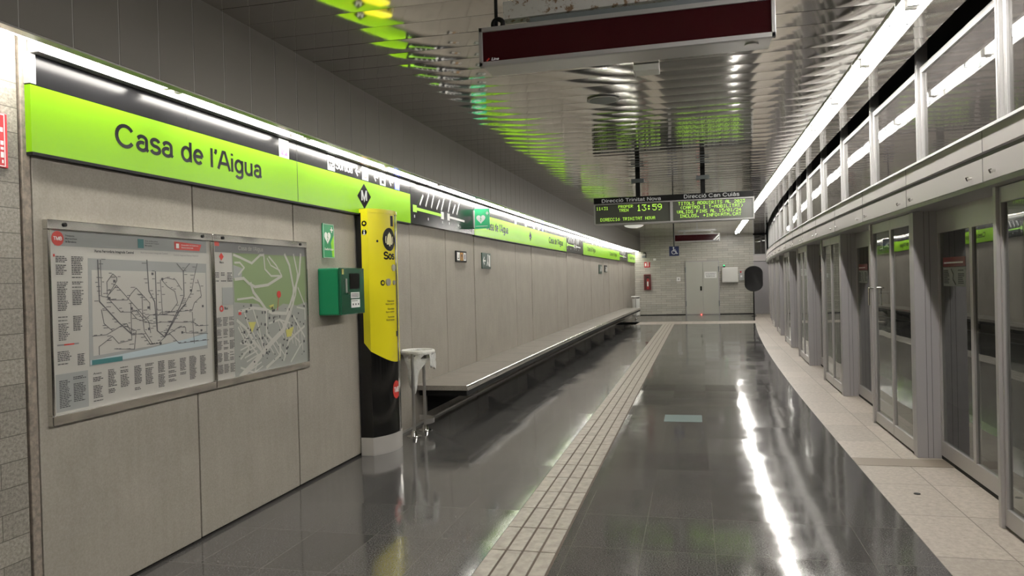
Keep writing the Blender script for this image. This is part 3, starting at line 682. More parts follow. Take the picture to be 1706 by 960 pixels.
# projecting defibrillator sign
t = thing('defibrillator_flag_sign', 'small green projecting sign with a white heart, at the start of the second station sign', 'sign', (XS + .03 + cL(10.01), 10.01, 2.30))
x0 = XS + cL(10.01) + .005
p = B(x0, x0 + .22, 10.005, 10.012, 2.305, 2.58).build('sign_plate', 'aed_sign', t)
def heart(ar, u, v, s):
    pts = []
    for i in range(28):
        q = 2 * PI * i / 28
        pts.append((u + s * .5 * math.sin(q) ** 3, v + s * (.42 * math.cos(q) - .16 * math.cos(2 * q) - .065 * math.cos(3 * q) - .03 * math.cos(4 * q))))
    ar.poly(pts)
fr = face_frame(10.005, x0 - .01, 2.305)
a = Art(fr); heart(a, .105, .135, .13); a.line([(.18, .21), (.215, .21)], .012).line([(.1975, .19), (.1975, .23)], .012).rect(.03, .03, .2, .038); a.build('heart_symbol', 'white_lit', p)
a = Art(fr, .003); a.line([(.11, .17), (.098, .14), (.112, .14), (.10, .105)], .008); a.build('flash_symbol', 'aed_sign', p)
B(x0 - .005, x0 + .01, 9.99, 10.027, 2.32, 2.56).build('bracket', 'alu', t)
# small plates on the concrete
def plate(y0, y1, z0, z1, name, label, cat, m, draw):
    o = B(XW + .001, XW + .018, y0, y1, z0, z1, cL); th = thing(name, label, cat, (XW + cL(y0), y0, z0))
    pl = o.build('plate', m, th); draw(left_frame(XW + .018), pl)
def d_tri(f, pl):
    a = Art(f); a.rect(9.27, 1.855, 9.385, 1.96).rect(9.54, 1.855, 9.65, 1.96).each('white_panel', 'white', pl)
    Art(f).rect(9.405, 1.855, 9.52, 1.96).build('orange_panel', 'orange', pl)
    a = Art(f, .003); a.line([(9.3, 1.88), (9.35, 1.88), (9.35, 1.93)], .012).disc(9.46, 1.92, .022).line([(9.46, 1.91), (9.45, 1.87)], .014).rect(9.58, 1.87, 9.61, 1.94).build('pictogram', 'ink', pl)
plate(9.24, 9.68, 1.835, 1.98, 'pictogram_plate', 'small dark plate with three pictograms on the wall over the bench', 'sign', 'black_matt', d_tri)
def d_exit(f, pl):
    a = Art(f); arrow_left(a, 10.53, 1.875, .12); a.disc(10.72, 1.955, .02).line([(10.72, 1.94), (10.7, 1.87), (10.75, 1.81)], .03).line([(10.7, 1.87), (10.66, 1.81)], .025).rect(10.77, 1.79, 10.83, 1.96)
    a.build('exit_symbol', 'white', pl)
plate(10.42, 10.87, 1.76, 1.99, 'exit_sign', 'dark green emergency exit sign with white arrow, over the bench', 'sign', 'exit_sign', d_exit)
def d_far(y): 
    def g_(f, pl):
        a = Art(f); a.disc(y + .25, 1.93, .03).rect(y + .2, 1.80, y + .3, 1.89).rect(y + .42, 1.80, y + .5, 1.95).build('white_symbol', 'white', pl)
    return g_
plate(22.35, 22.95, 1.73, 2.0, 'exit_sign', 'dark exit sign far along the left wall, left of a paired plate', 'sign', 'exit_sign', d_far(22.35))
plate(23.5, 24.05, 1.78, 2.0, 'pictogram_plate', 'grey pictogram plate far along the left wall, right of the far exit sign', 'sign', 'black_matt', d_far(23.5))
# red notice at the left edge
t = thing('red_notice', 'red notice with white lettering on the granite blocks at the left edge', 'sign', (XW - .02, 2.6, 2.13))
p = B(XW - .001, XW + .010, 2.45, 2.775, 2.13, 2.375).build('notice_board', 'red_paint', t, bevel=.003)
f = lambda u, v, h=0.: (XW + .010 + h, u, v)
a = Art(f); a.rect(2.742, 2.15, 2.750, 2.165).rect(2.737, 2.175, 2.752, 2.20).rect(2.737, 2.21, 2.752, 2.222).rect(2.737, 2.232, 2.752, 2.25); a.line([(2.455, 2.137), (2.758, 2.137), (2.758, 2.368), (2.455, 2.368)], .004).rect(2.47, 2.29, 2.75, 2.31); a.build('notice_lettering', 'white', p)

# ================================================================== MAP FRAMES
def map_frame(y0, y1, z0, z1, label):
    t = thing('wall_map', label, 'map', (XW + cL(y0), y0, z0), 'framed maps on the concrete wall')
    mb = MB().box(XW, XW + .035, y0, y1, z1 - .048, z1, cL).box(XW, XW + .035, y0, y1, z0, z0 + .05, cL)
    mb.box(XW, XW + .035, y0, y0 + .016, z0 + .05, z1 - .048, cL).box(XW, XW + .035, y1 - .016, y1, z0 + .05, z1 - .048, cL)
    fr = mb.build('frame', 'chrome_frame', t, bevel=.004)
    for u in (y0 + .10, y1 - .10):
        MB().cyl((XW + .035 + cL(u), u, z1 - .022), (XW + .042 + cL(u), u, z1 - .022), .010, 12).build('screw', 'black_matt', fr, smooth=True)
    sh = B(XW, XW + .020, y0 + .012, y1 - .012, z0 + .045, z1 - .045, cL).build('poster', 'paper', t)
    return t, sh, left_frame(XW + .020)
t, sh, f = map_frame(2.95, 4.208, .925, 1.915, 'framed metro network map on the concrete wall, left of the street map')
r1 = random.Random(11)
Art(f, .001).rect(3.0, 1.79, 4.16, 1.865).rect(2.985, .985, 3.183, 1.168).each('grey_header', 'light_grey_ink', sh)
Art(f, .001).poly([(3.205, 1.735), (4.155, 1.722), (4.145, 1.19), (3.195, 1.185)]).build('map_ground', 'light_grey_ink', sh)
Art(f, .0014).poly([(3.225, 1.675), (4.145, 1.665), (4.135, 1.30), (3.95, 1.26), (3.22, 1.235)]).build('map_land', 'paper', sh)
Art(f, .0018).poly([(3.2, 1.215), (3.6, 1.235), (3.95, 1.265), (4.14, 1.285), (4.14, 1.21), (3.2, 1.192)]).build('sea', 'mid_blue', sh)
Art(f, .0022).rect(3.21, 1.19, 3.42, 1.215).build('teal_bar', 'teal', sh)
Art(f, .002).disc(3.02, 1.826, .036).poly([(3.86, 1.85), (4.11, 1.84), (4.09, 1.80), (3.86, 1.802)]).each('red_logo', 'red', sh)
a = Art(f, .003); a.strokes('TMB', 2.995, 1.815, 3.045, 1.837, .14); a.text('Generalitat de Catalunya', 3.92, 1.826, 4.08, 1.835, .01); a.text('Xarxa integrada', 3.92, 1.81, 4.03, 1.82, .02); a.rect(3.875, 1.81, 3.90, 1.838); a.build('white_lettering', 'white', sh)
Art(f, .002).rect(3.56, 1.80, 3.605, 1.85).build('teal_logo', 'teal', sh)
a = Art(f, .002); a.text('Xarxa Ferroviària Integrada Central', 3.245, 1.762, 3.526, 1.78, .03)
for k_, tx in enumerate(('Transports', 'Metropolitans', 'de Barcelona')): a.text(tx, 3.065, 1.836 - .014 * k_, 3.065 + .008 * len(tx) * .7, 1.846 - .014 * k_, .02)
a.text("Àrea de Barcelona", 3.615, 1.838, 3.72, 1.847, .01); a.text("Autoritat del Transport", 3.615, 1.824, 3.73, 1.833, .01); a.text("Metropolità", 3.615, 1.81, 3.67, 1.82, .01)
a.text('Anem', 3.215, 1.14, 3.27, 1.15, .02)
def col(u0, v0, u1, v1, rh=.0085): a.scribble(u0, v0, u1, v1, rh, .5, rnd=r1)
for (u0, v0, u1, v1) in ((3.005, 1.645, 3.075, 1.745), (3.10, 1.63, 3.175, 1.745), (3.01, 1.47, 3.075, 1.62), (3.10, 1.50, 3.175, 1.62), (3.01, 1.33, 3.075, 1.45), (3.10, 1.37, 3.16, 1.45), (3.0, 1.21, 3.085, 1.29), (3.12, 1.20, 3.175, 1.26),
                         (3.005, 1.0, 3.075, 1.14), (3.09, 1.02, 3.17, 1.15)): col(u0, v0, u1, v1)
for i in range(10):
    u0 = 3.215 + i * .094; top = 1.155 + .003 * (i % 3) if i else 1.13; bot = 1.0 + .012 * ((i * 7) % 5)
    col(u0 + (.008 if i % 2 else 0), bot, u0 + .066, top)
a.build('small_print', 'ink', sh)
a = Art(f, .002); a.text('Red Ferroviaria Integrada Central', 3.58, 1.768, 3.80, 1.78, .01); a.text('Central Integrated Railway Network', 3.85, 1.762, 4.08, 1.775, .01); a.rect(3.0, 1.305, 3.13, 1.312); a.build('grey_titles', 'grey_ink', sh)
# network lines, traced as coordinates in a 778 x 960 grid laid over the sheet
def g1(pts):
    o = []
    for x, y in pts:
        s_ = (x - 62) / (757 - 62); u = 2.957 + (4.162 - 2.957) * (s_ * (1 + .16 * (1 - s_)) if False else s_)
        # undo the foreshortening of the grid
        u = 1 / ((1 - s_) / 2.957 + s_ / 4.162); top = 80 + 50 * s_; bot = 895 - 150 * s_
        o.append((u, 1.869 - (y - top) / (bot - top) * .896))
    return o
net = [[(290, 215), (293, 395), (375, 485), (430, 535)], [(302, 215), (303, 372), (327, 376), (385, 440), (430, 440), (455, 432), (485, 475), (512, 452), (590, 452), (618, 455), (660, 405), (690, 352), (700, 300), (716, 230)],
       [(325, 375), (370, 325), (440, 405), (505, 480), (512, 530)], [(330, 372), (345, 388), (415, 388), (432, 362), (455, 336), (512, 400), (512, 430)], [(328, 365), (328, 310), (355, 275), (372, 290), (372, 305), (330, 370)],
       [(505, 215), (510, 350), (533, 395), (540, 520), (572, 548), (640, 430), (665, 405)], [(540, 265), (541, 520)], [(430, 405), (430, 440), (455, 470), (520, 490), (560, 483), (660, 484), (690, 480), (716, 500), (755, 497)],
       [(258, 545), (320, 538), (385, 500), (410, 490), (430, 535), (480, 535), (510, 580), (545, 575), (580, 540), (632, 505), (660, 505), (662, 530), (752, 533)],
       [(285, 625), (285, 590), (345, 545), (372, 575), (430, 560), (430, 400)], [(590, 530), (632, 575), (755, 560)], [(632, 230), (658, 262), (685, 230)], [(658, 262), (658, 370), (640, 415), (572, 545)],
       [(480, 365), (480, 470), (485, 520), (520, 580)], [(372, 600), (440, 600), (450, 520), (400, 500)], [(560, 300), (565, 450), (600, 440), (630, 400), (620, 350), (590, 330), (565, 300), (585, 292), (625, 300), (650, 345)],
       [(545, 455), (560, 440), (610, 440), (690, 432), (700, 400), (730, 370), (725, 330), (716, 300)], [(690, 440), (695, 575)], [(300, 430), (310, 490), (345, 520)]]
a = Art(f, .0026); 
for i, p in enumerate(net): a.line(g1(p), .0062 if i in (0, 5, 12, 6) else .0034)
for p in net:
    q = g1(p)
    for (u, v_), (u2, v2) in zip(q[:-1], q[1:]):
        nn = max(1, int(math.hypot(u2 - u, v2 - v_) / .022))
        for j in range(nn):
            if r1.random() < .55:
                uu, vv = u + (u2 - u) * j / nn, v_ + (v2 - v_) * j / nn
                L = .012 + r1.random() * .022; sx = -1 if r1.random() < .5 else 1
                a.rect(min(uu + sx * .007, uu + sx * (L + .007)), vv + .002, max(uu + sx * .007, uu + sx * (L + .007)), vv + .0055)
for u, v_ in ((3.33, 1.52), (3.49, 1.46), (3.62, 1.34), (3.71, 1.25), (3.76, 1.3), (3.62, 1.46), (3.9, 1.3), (3.99, 1.55), (4.08, 1.3), (4.1, 1.45), (3.66, 1.65), (3.74, 1.62), (3.37, 1.61)): a.rect(u, v_, u + .016, v_ + .014)
a.build('route_lines', 'route_ink', sh)
Art(f, .0028).rect(2.99, 1.737, 3.0, 1.75).rect(3.04, 1.305, 3.1, 1.312).each('red_marks', 'red', sh)

t, sh, f = map_frame(4.212, 5.402, .925, 1.915, 'framed green and grey street map of the area, left of the green defibrillator cabinet')
Art(f, .001).rect(4.43, .97, 5.388, 1.80).build('map_ground', 'map_grey', sh)
Art(f, .001).rect(4.226, 1.80, 5.388, 1.868).build('dark_header', 'grey_ink', sh)
Art(f, .0014).poly([(4.435, 1.80), (5.385, 1.80), (5.38, 1.44), (5.25, 1.42), (5.05, 1.44), (4.93, 1.40), (4.80, 1.40), (4.72, 1.45), (4.445, 1.47)]).build('park', 'park_green', sh)
Art(f, .0016).poly([(4.44, 1.63), (4.44, 1.72), (4.54, 1.70), (4.53, 1.62)]).poly([(4.6, 1.24), (4.72, 1.27), (4.65, 1.18)]).each('grey_block', 'light_grey_ink', sh)
def g2(pts):
    o = []
    for x, y in pts:
        s_ = (x - 85) / (628 - 85); u = 1 / ((1 - s_) / 4.195 + s_ / 5.374); top = 145 + 42 * s_; bot = 905 - 105 * s_
        o.append((u, 1.822 - (y - top) / (bot - top) * .848))
    return o
roads = [([(225, 185), (260, 200), (330, 235), (380, 190), (400, 190)], 5), ([(400, 185), (405, 270), (440, 310), (480, 310), (500, 312)], 4), ([(230, 325), (280, 320), (310, 350), (345, 370), (420, 360), (500, 312)], 6),
         ([(320, 350), (335, 400), (375, 455), (405, 500), (440, 520), (520, 525), (545, 470), (600, 300), (610, 190)], 7), ([(430, 200), (470, 250), (500, 310)], 4), ([(520, 190), (545, 250), (565, 380), (560, 470), (540, 520)], 7),
         ([(570, 190), (590, 300), (575, 420), (545, 520)], 5), ([(240, 440), (330, 430), (380, 460)], 4), ([(245, 510), (330, 490), (405, 500)], 6), ([(540, 520), (500, 620), (430, 690), (360, 770), (250, 880)], 12),
         ([(235, 560), (290, 610), (330, 680), (385, 750)], 6), ([(240, 600), (300, 720), (250, 780)], 4), ([(330, 500), (360, 600), (385, 740)], 4), ([(405, 510), (405, 640), (440, 680)], 6), ([(480, 700), (480, 760), (400, 830)], 6),
         ([(280, 520), (310, 620), (270, 690)], 4), ([(560, 540), (620, 660)], 5), ([(480, 560), (600, 700), (540, 800)], 4), ([(580, 490), (625, 500), (625, 560)], 4), ([(420, 580), (480, 560), (540, 580)], 4), ([(620, 600), (530, 680), (500, 790)], 5),
         ([(250, 690), (310, 700), (360, 770)], 4), ([(250, 830), (330, 860), (350, 780)], 4), ([(230, 230), (260, 230), (285, 260), (250, 300)], 4), ([(590, 380), (625, 480)], 4), ([(420, 210), (440, 250), (490, 280)], 3)]
a = Art(f, .002)
for p, wd in roads: a.line(g2(p), wd * .0034)
for i in range(7):
    x = 250 + i * 34; a.line(g2([(x, 590 + i * 14), (x + 55, 700 + i * 12)]), .011)
    a.line(g2([(470 + i * 22, 560 + i * 8), (500 + i * 18, 660 + i * 12)]), .010)
    a.line(g2([(250 + i * 12, 730 + i * 22), (330 + i * 8, 690 + i * 22)]), .010)
a.build('roads', 'paper', sh)
Art(f, .0024).poly(g2([(300, 570), (345, 570), (320, 630)])).poly(g2([(515, 620), (560, 600), (545, 655), (520, 660)])).poly(g2([(420, 480), (450, 470), (445, 500)])).each('yellow_area', 'map_yellow', sh)
a = Art(f, .003); q = g2([(481, 415)])[0]; a.disc(q[0], q[1], .028, ry=.026); q2 = g2([(470, 505)])[0]; a.line([q, q2], .004)
a.poly([(4.311, 1.797), (4.336, 1.772), (4.311, 1.747), (4.286, 1.772)]).ring(4.298, 1.433, .011, .021).rect(4.24, 1.84, 4.29, 1.865); q = g2([(252, 520)])[0]; a.rect(q[0] - .015, q[1] - .01, q[0] + .015, q[1] + .01)
a.build('red_marker', 'red', sh)
a = Art(f, .003); a.text('Metro', 4.29, 1.727, 4.335, 1.742, .03); a.text('Bus', 4.33, 1.425, 4.365, 1.443, .03)
for i in range(5):
    for j in range(3):
        a.scribble(4.245 + j * .066, 1.315 - i * .077, 4.245 + j * .066 + .055, 1.38 - i * .077, .0085, .5, rnd=r1)
for j in range(3): a.scribble(4.235 + j * .068, 1.60, 4.235 + j * .068 + .055, 1.675, .013, .5, rnd=r1)
for i in range(95):
    q = g2([(r1.uniform(235, 620), 480 + 330 * r1.random() ** 1.1)])[0]
    if .98 < q[1] < 1.47 and q[0] < 5.36: a.rect(q[0], q[1], q[0] + r1.choice((.009, .013, .02)), q[1] + r1.choice((.006, .012, .018)))
a.build('small_print', 'ink', sh)
Art(f, .003).rect(4.31, 1.455, 4.425, 1.57).build('locator_inset', 'light_grey_ink', sh)
a = Art(f, .003); a.strokes("Casa de l'Aigua", 4.50, 1.812, 4.80, 1.85, .09); a.build('header_lettering', 'paper', sh)

# ================================================================== DEFIBRILLATOR
t = thing('defibrillator_sign', 'narrow green defibrillator sign with white heart, above the green cabinet', 'sign', (XW + cL(5.72), 5.72, 1.8))
p = B(XW + .001, XW + .008, 5.72, 5.925, 1.80, 2.09, cL).build('sign_plate', 'aed_sign', t, bevel=.002)
f = left_frame(XW + .008)
a = Art(f); heart(a, 5.80, 1.975, .11); a.line([(5.855, 2.04), (5.895, 2.04)], .012).line([(5.875, 2.02), (5.875, 2.06)], .012).text('Desfibril·lador', 5.745, 1.865, 5.90, 1.885, .02); a.line([(5.73, 1.803), (5.915, 1.803), (5.915, 2.085), (5.73, 2.085), (5.73, 1.803)], .003); a.build('heart_symbol', 'white', p)
a = Art(f, .003); a.line([(5.805, 2.0), (5.795, 1.975), (5.806, 1.975), (5.797, 1.945)], .006); a.build('flash_symbol', 'aed_sign', p)
Art(f, .0012).poly([(5.88, 1.81), (5.915, 1.81), (5.915, 2.0), (5.86, 1.93)]).build('lime_wave', 'lime', p)
t = thing('defibrillator_cabinet', 'bright green wall cabinet left of the yellow help point', 'cabinet', (XW + cL(5.64), 5.64, 1.32))
B(XW + .001, -2.815, 5.64, 6.09, 1.32, 1.71).build('cabinet_body', 'aed_green', t, bevel=.012)
dr = B(-2.813, -2.79, 5.64, 6.09, 1.32, 1.71).build('cabinet_door', 'aed_green_dark', t, bevel=.006)
f = lambda u, v, h=0.: (-2.79 + h, u, v)
B(-2.791, -2.786, 5.80, 5.99, 1.53, 1.665).build('viewing_window', 'black', dr, bevel=.002)
a = Art(f, .004); a.rect(5.81, 1.505, 5.98, 1.455).rect(5.815, 1.445, 5.985, 1.375); a.build('white_labels', 'white', dr)
a = Art(f, .006); a.scribble(5.82, 1.46, 5.97, 1.50, .012, .5); a.rect(5.84, 1.395, 5.86, 1.41).rect(5.89, 1.395, 5.91, 1.41).rect(5.94, 1.395, 5.96, 1.41).scribble(5.82, 1.42, 5.97, 1.44, .01, .5); a.build('label_print', 'ink', dr)
MB().cyl((-2.79, 5.735, 1.50), (-2.765, 5.735, 1.50), .014, 14).build('lock', 'chrome', dr, smooth=True)
B(-2.79, -2.778, 5.715, 5.735, 1.50, 1.62).build('latch', 'steel', dr, bevel=.003)
Art(f, .002).rect(5.66, 1.655, 5.695, 1.70).build('yellow_tag', 'map_yellow', dr)

# ================================================================== YELLOW HELP POINT
KY, KX0, KX1, S0, SAG = 6.66, -2.979, -2.862, .31, .12
Rr = (S0 * S0 + SAG * SAG) / (2 * SAG); KC = (KX1 + SAG - Rr, KY)
A0 = math.asin(S0 / Rr)
def karc(s, h=0.): # s = arc length from the centre line
    a_ = s / Rr; return (KC[0] + (Rr + h) * math.cos(a_), KC[1] + (Rr + h) * math.sin(a_))
def kframe(u, v, h=0.): x, y_ = karc(u, h); return (x, y_, v)
t = thing('help_point', 'tall yellow and black help point column standing against the left wall', 'help point', (-2.93, KY, 0))
def kpris(z0, z1, x0=KX0, h=0., xs=None):
    n = 28; pts = [(x0, KY + S0 + h)]; pts = [(x0, KY - S0 - h)] + [karc(Rr * (-A0 + 2 * A0 * i / n), h) for i in range(n + 1)] + [(x0, KY + S0 + h)]
    k_ = len(pts); mb = MB()
    mb.add([(p[0], p[1], z0) for p in pts] + [(p[0], p[1], z1) for p in pts], [(i, (i + 1) % k_, k_ + (i + 1) % k_, k_ + i) for i in range(k_)] + [tuple(reversed(range(k_))), tuple(range(k_, 2 * k_))]); return mb
kpris(0.0, .165, h=.004).build('plinth', 'plinth_steel', t, smooth=True, label='brushed steel foot')
kpris(.16, 2.2).build('body', 'black', t, smooth=True, label='gloss black body')
kpris(2.2, 2.226, x0=-2.94).build('neck', 'black', t, smooth=True)
kpris(2.225, 2.262, x0=-2.94, h=.006).build('cap', 'yellow', t, smooth=True)
# yellow shell on the curved face and on the narrow facet towards the camera, with a slanting curved lower edge
n = 30; mb = MB(); vs = []
def zlow(s):
    q = (s + S0) / (2 * S0); return .905 - .13 * math.sin(min(1, q / .62) * PI / 2) + (.10 * max(0, q - .62) / .38)
def zl2(s):
    q = max(0., min(1., (s + Rr * A0) / (2 * Rr * A0))); return .955 - .125 * math.sin(min(1, q * 1.9) * PI * .5)
for i in range(n + 1):
    s = Rr * (-A0 + 2 * A0 * i / n); x, y_ = karc(s, .003); x2, y2 = karc(s, -.004)
    vs += [(x, y_, zl2(s)), (x, y_, 2.225), (x2, y2, zl2(s)), (x2, y2, 2.225)]
fs = []
for i in range(n):
    a_, b_ = i * 4, (i + 1) * 4
    fs += [(a_, b_, b_ + 1, a_ + 1), (a_ + 2, a_ + 3, b_ + 3, b_ + 2), (a_, a_ + 2, b_ + 2, b_), (a_ + 1, b_ + 1, b_ + 3, a_ + 3)]
fs += [(0, 1, 3, 2), (n * 4, n * 4 + 2, n * 4 + 3, n * 4 + 1)]
mb.add(vs, fs); sh = mb.build('yellow_shell', 'yellow', t, smooth=True)
ya, yb, xa, xb = KY - S0 - .004, KY - S0 + .002, KX0 + .054, KX1 + .003
MB().add([(xa, ya, 1.035), (xb, ya, .955), (xb, ya, 2.225), (xa, ya, 2.225), (xa, yb, 1.035), (xb, yb, .955), (xb, yb, 2.225), (xa, yb, 2.225)],
         [(0, 1, 2, 3), (5, 4, 7, 6), (0, 4, 5, 1), (3, 2, 6, 7), (0, 3, 7, 4), (1, 5, 6, 2)]).build('yellow_side', 'yellow', t)
x, y_ = karc(0); 
MB().box(x - .004, x + .010, KY + .012, KY + .045, .165, 2.222).build('chrome_strip', 'chrome', t)
def KA(h=.005): return Art(kframe, h, .0015)
def bell(a, u, v, s):
    pts = [(-.30, -.32), (-.26, .05), (-.16, .30), (-.05, .38), (0, .46), (.05, .38), (.16, .30), (.26, .05), (.30, -.32)]
    a.poly([(u + p[0] * s, v + p[1] * s) for p in pts]); a.disc(u, v - .36 * s, .07 * s, 10)
    for d in (-1, 1): a.line([(u + d * .36 * s, v + .18 * s), (u + d * .4 * s, v - .02 * s), (u + d * .38 * s, v - .22 * s)], .05 * s)
SU = -.085
KA().cdisc(SU, 1.985, .098, .108).build('bell_disc', 'black', sh)
a = KA(.0075); bell(a, SU, 1.985, .15); a.build('bell_symbol', 'cream', sh)
KA().strokes('Sos', -.175, 1.795, .0, 1.872, .17).build('sos_lettering', 'black', sh)
a = KA(); a.disc(-.195, 1.58, .027); a.rect(-.06, 2.11, -.012, 2.21).disc(-.245, 1.965, .012, 10).rect(.0, 1.07, .01, 1.12)
for i, (tx, wd) in enumerate((("Premi el botó", .11), ("Esperi resposta", .135), ("Pulse el botón", .11), ("Espere respuesta", .135), ("Press the button", .11), ("Wait for the answer", .135))):
    zz = 1.40 - i * .028 - (i // 2) * .018; a.text(tx, -.03 - wd, zz, -.03, zz + .018, .015)
a.build('instructions', 'black_matt', sh)
a = KA(.0075); bell(a, -.195, 1.58, .034); a.build('small_bell', 'yellow', sh)
a = MB(); x, y_ = karc(-.125, .002); x2, y2 = karc(-.125, .014); a.cyl((x, y_, 1.585), (x2, y2, 1.585), .034, 20).build('call_button', 'steel', sh, smooth=True)
for s_, zz, r_ in ((-.03, 1.72, .032), (-.025, 1.58, .022)):
    x, y_ = karc(s_, .002); x2, y2 = karc(s_, .012); MB().cyl((x, y_, zz), (x2, y2, zz), r_, 20).build('speaker_grille', 'steel', sh, smooth=True)
# facet symbols
ff = face_frame(KY - S0 - .004, 0, 0)
uc = (KX0 + .054 + KX1) / 2
si = D.objects['yellow_side']
a = Art(ff); a.disc(uc, 2.125, .025).disc(uc, 2.045, .025); a.build('round_symbols', 'black', si)
a = Art(ff, .003); bell(a, uc, 2.127, .03); a.build('facet_bell', 'yellow', si)
a = Art(ff, .003); a.disc(uc, 2.062, .006, 10).rect(uc - .006, 2.024, uc + .006, 2.052).rect(uc - .012, 2.022, uc + .012, 2.029); a.build('information_letter', 'white', si)
# TMB roundel on the black foot
KA().cdisc(-.03, .57, .062, .085).build('red_roundel', 'red', sh)
KA(.0075).strokes('TMB', -.075, .540, .015, .60, .14).build('roundel_lettering', 'white', sh)
# metro diamond standing on the cap
dz = 2.262; du = -2.885
a = Art(lambda u, v, h=0.: (du + u * .35, 6.345 + u * .94 - h * .35, v), .0, .012)
a.poly([(0, dz - .005), (.085, dz + .11), (0, dz + .225), (-.085, dz + .11)]); dm = a.build('metro_diamond', 'black_sign', t)
a = Art(lambda u, v, h=0.: (du + u * .35 + h * .94, 6.345 + u * .94 - h * .35, v), .002, .001); a.strokes('M', -.036, dz + .055, .036, dz + .165, .16); a.build('metro_letter', 'white_lit', dm)

# ================================================================== BENCH
t = thing('long_bench', 'long grey stone bench cantilevered from the left concrete wall', 'bench', (-2.7, 7.74, 0))
x1, x0 = -2.40, XW + .004
prof = [(x0, .40), (x1 + .012, .40), (x1, .412), (x1, .44), (x1 + .012, .452), (x0, .452)]
st = MB().sweep(prof, 7.72, 28.6, cL, step=.6).build('seat', 'stone_seat', t, smooth=True)
sm = MB()
for i in range(1, 18): sm.box(x0, x1 + .001, 7.72 + 1.19 * i, 7.724 + 1.19 * i, .399, .4527, cL)
sm.build('seat_joints', 'groove', st)
MB().sweep([(x1 - .002, .436), (x1 + .006, .436), (x1 + .006, .452), (x1 - .002, .456)], 7.70, 28.62, cL, step=.6).build('highlight_nosing', 'chrome', t)  # chrome strip added for the bright highlight along the seat's front top edge
MB().sweep([(x0 + .02, .33), (x1 - .03, .33), (x1 - .03, .40), (x0 + .02, .40)], 7.80, 28.5, cL, step=.6).build('under_frame_shade', 'black_matt', t)  # frame blacked and brought forward to stand in for shade below the seat
for i in range(9):
    yy = 8.1 + 2.5 * i; q = cL(yy)
    MB().add([(x0 + q, yy, .10), (x0 + q, yy, .33), (x1 - .12 + q, yy, .33), (x0 + q, yy + .03, .10), (x0 + q, yy + .03, .33), (x1 - .12 + q, yy + .03, .33)],
             [(0, 1, 2), (5, 4, 3), (0, 3, 4, 1), (1, 4, 5, 2), (2, 5, 3, 0)]).build('bracket', 'black_matt', t)

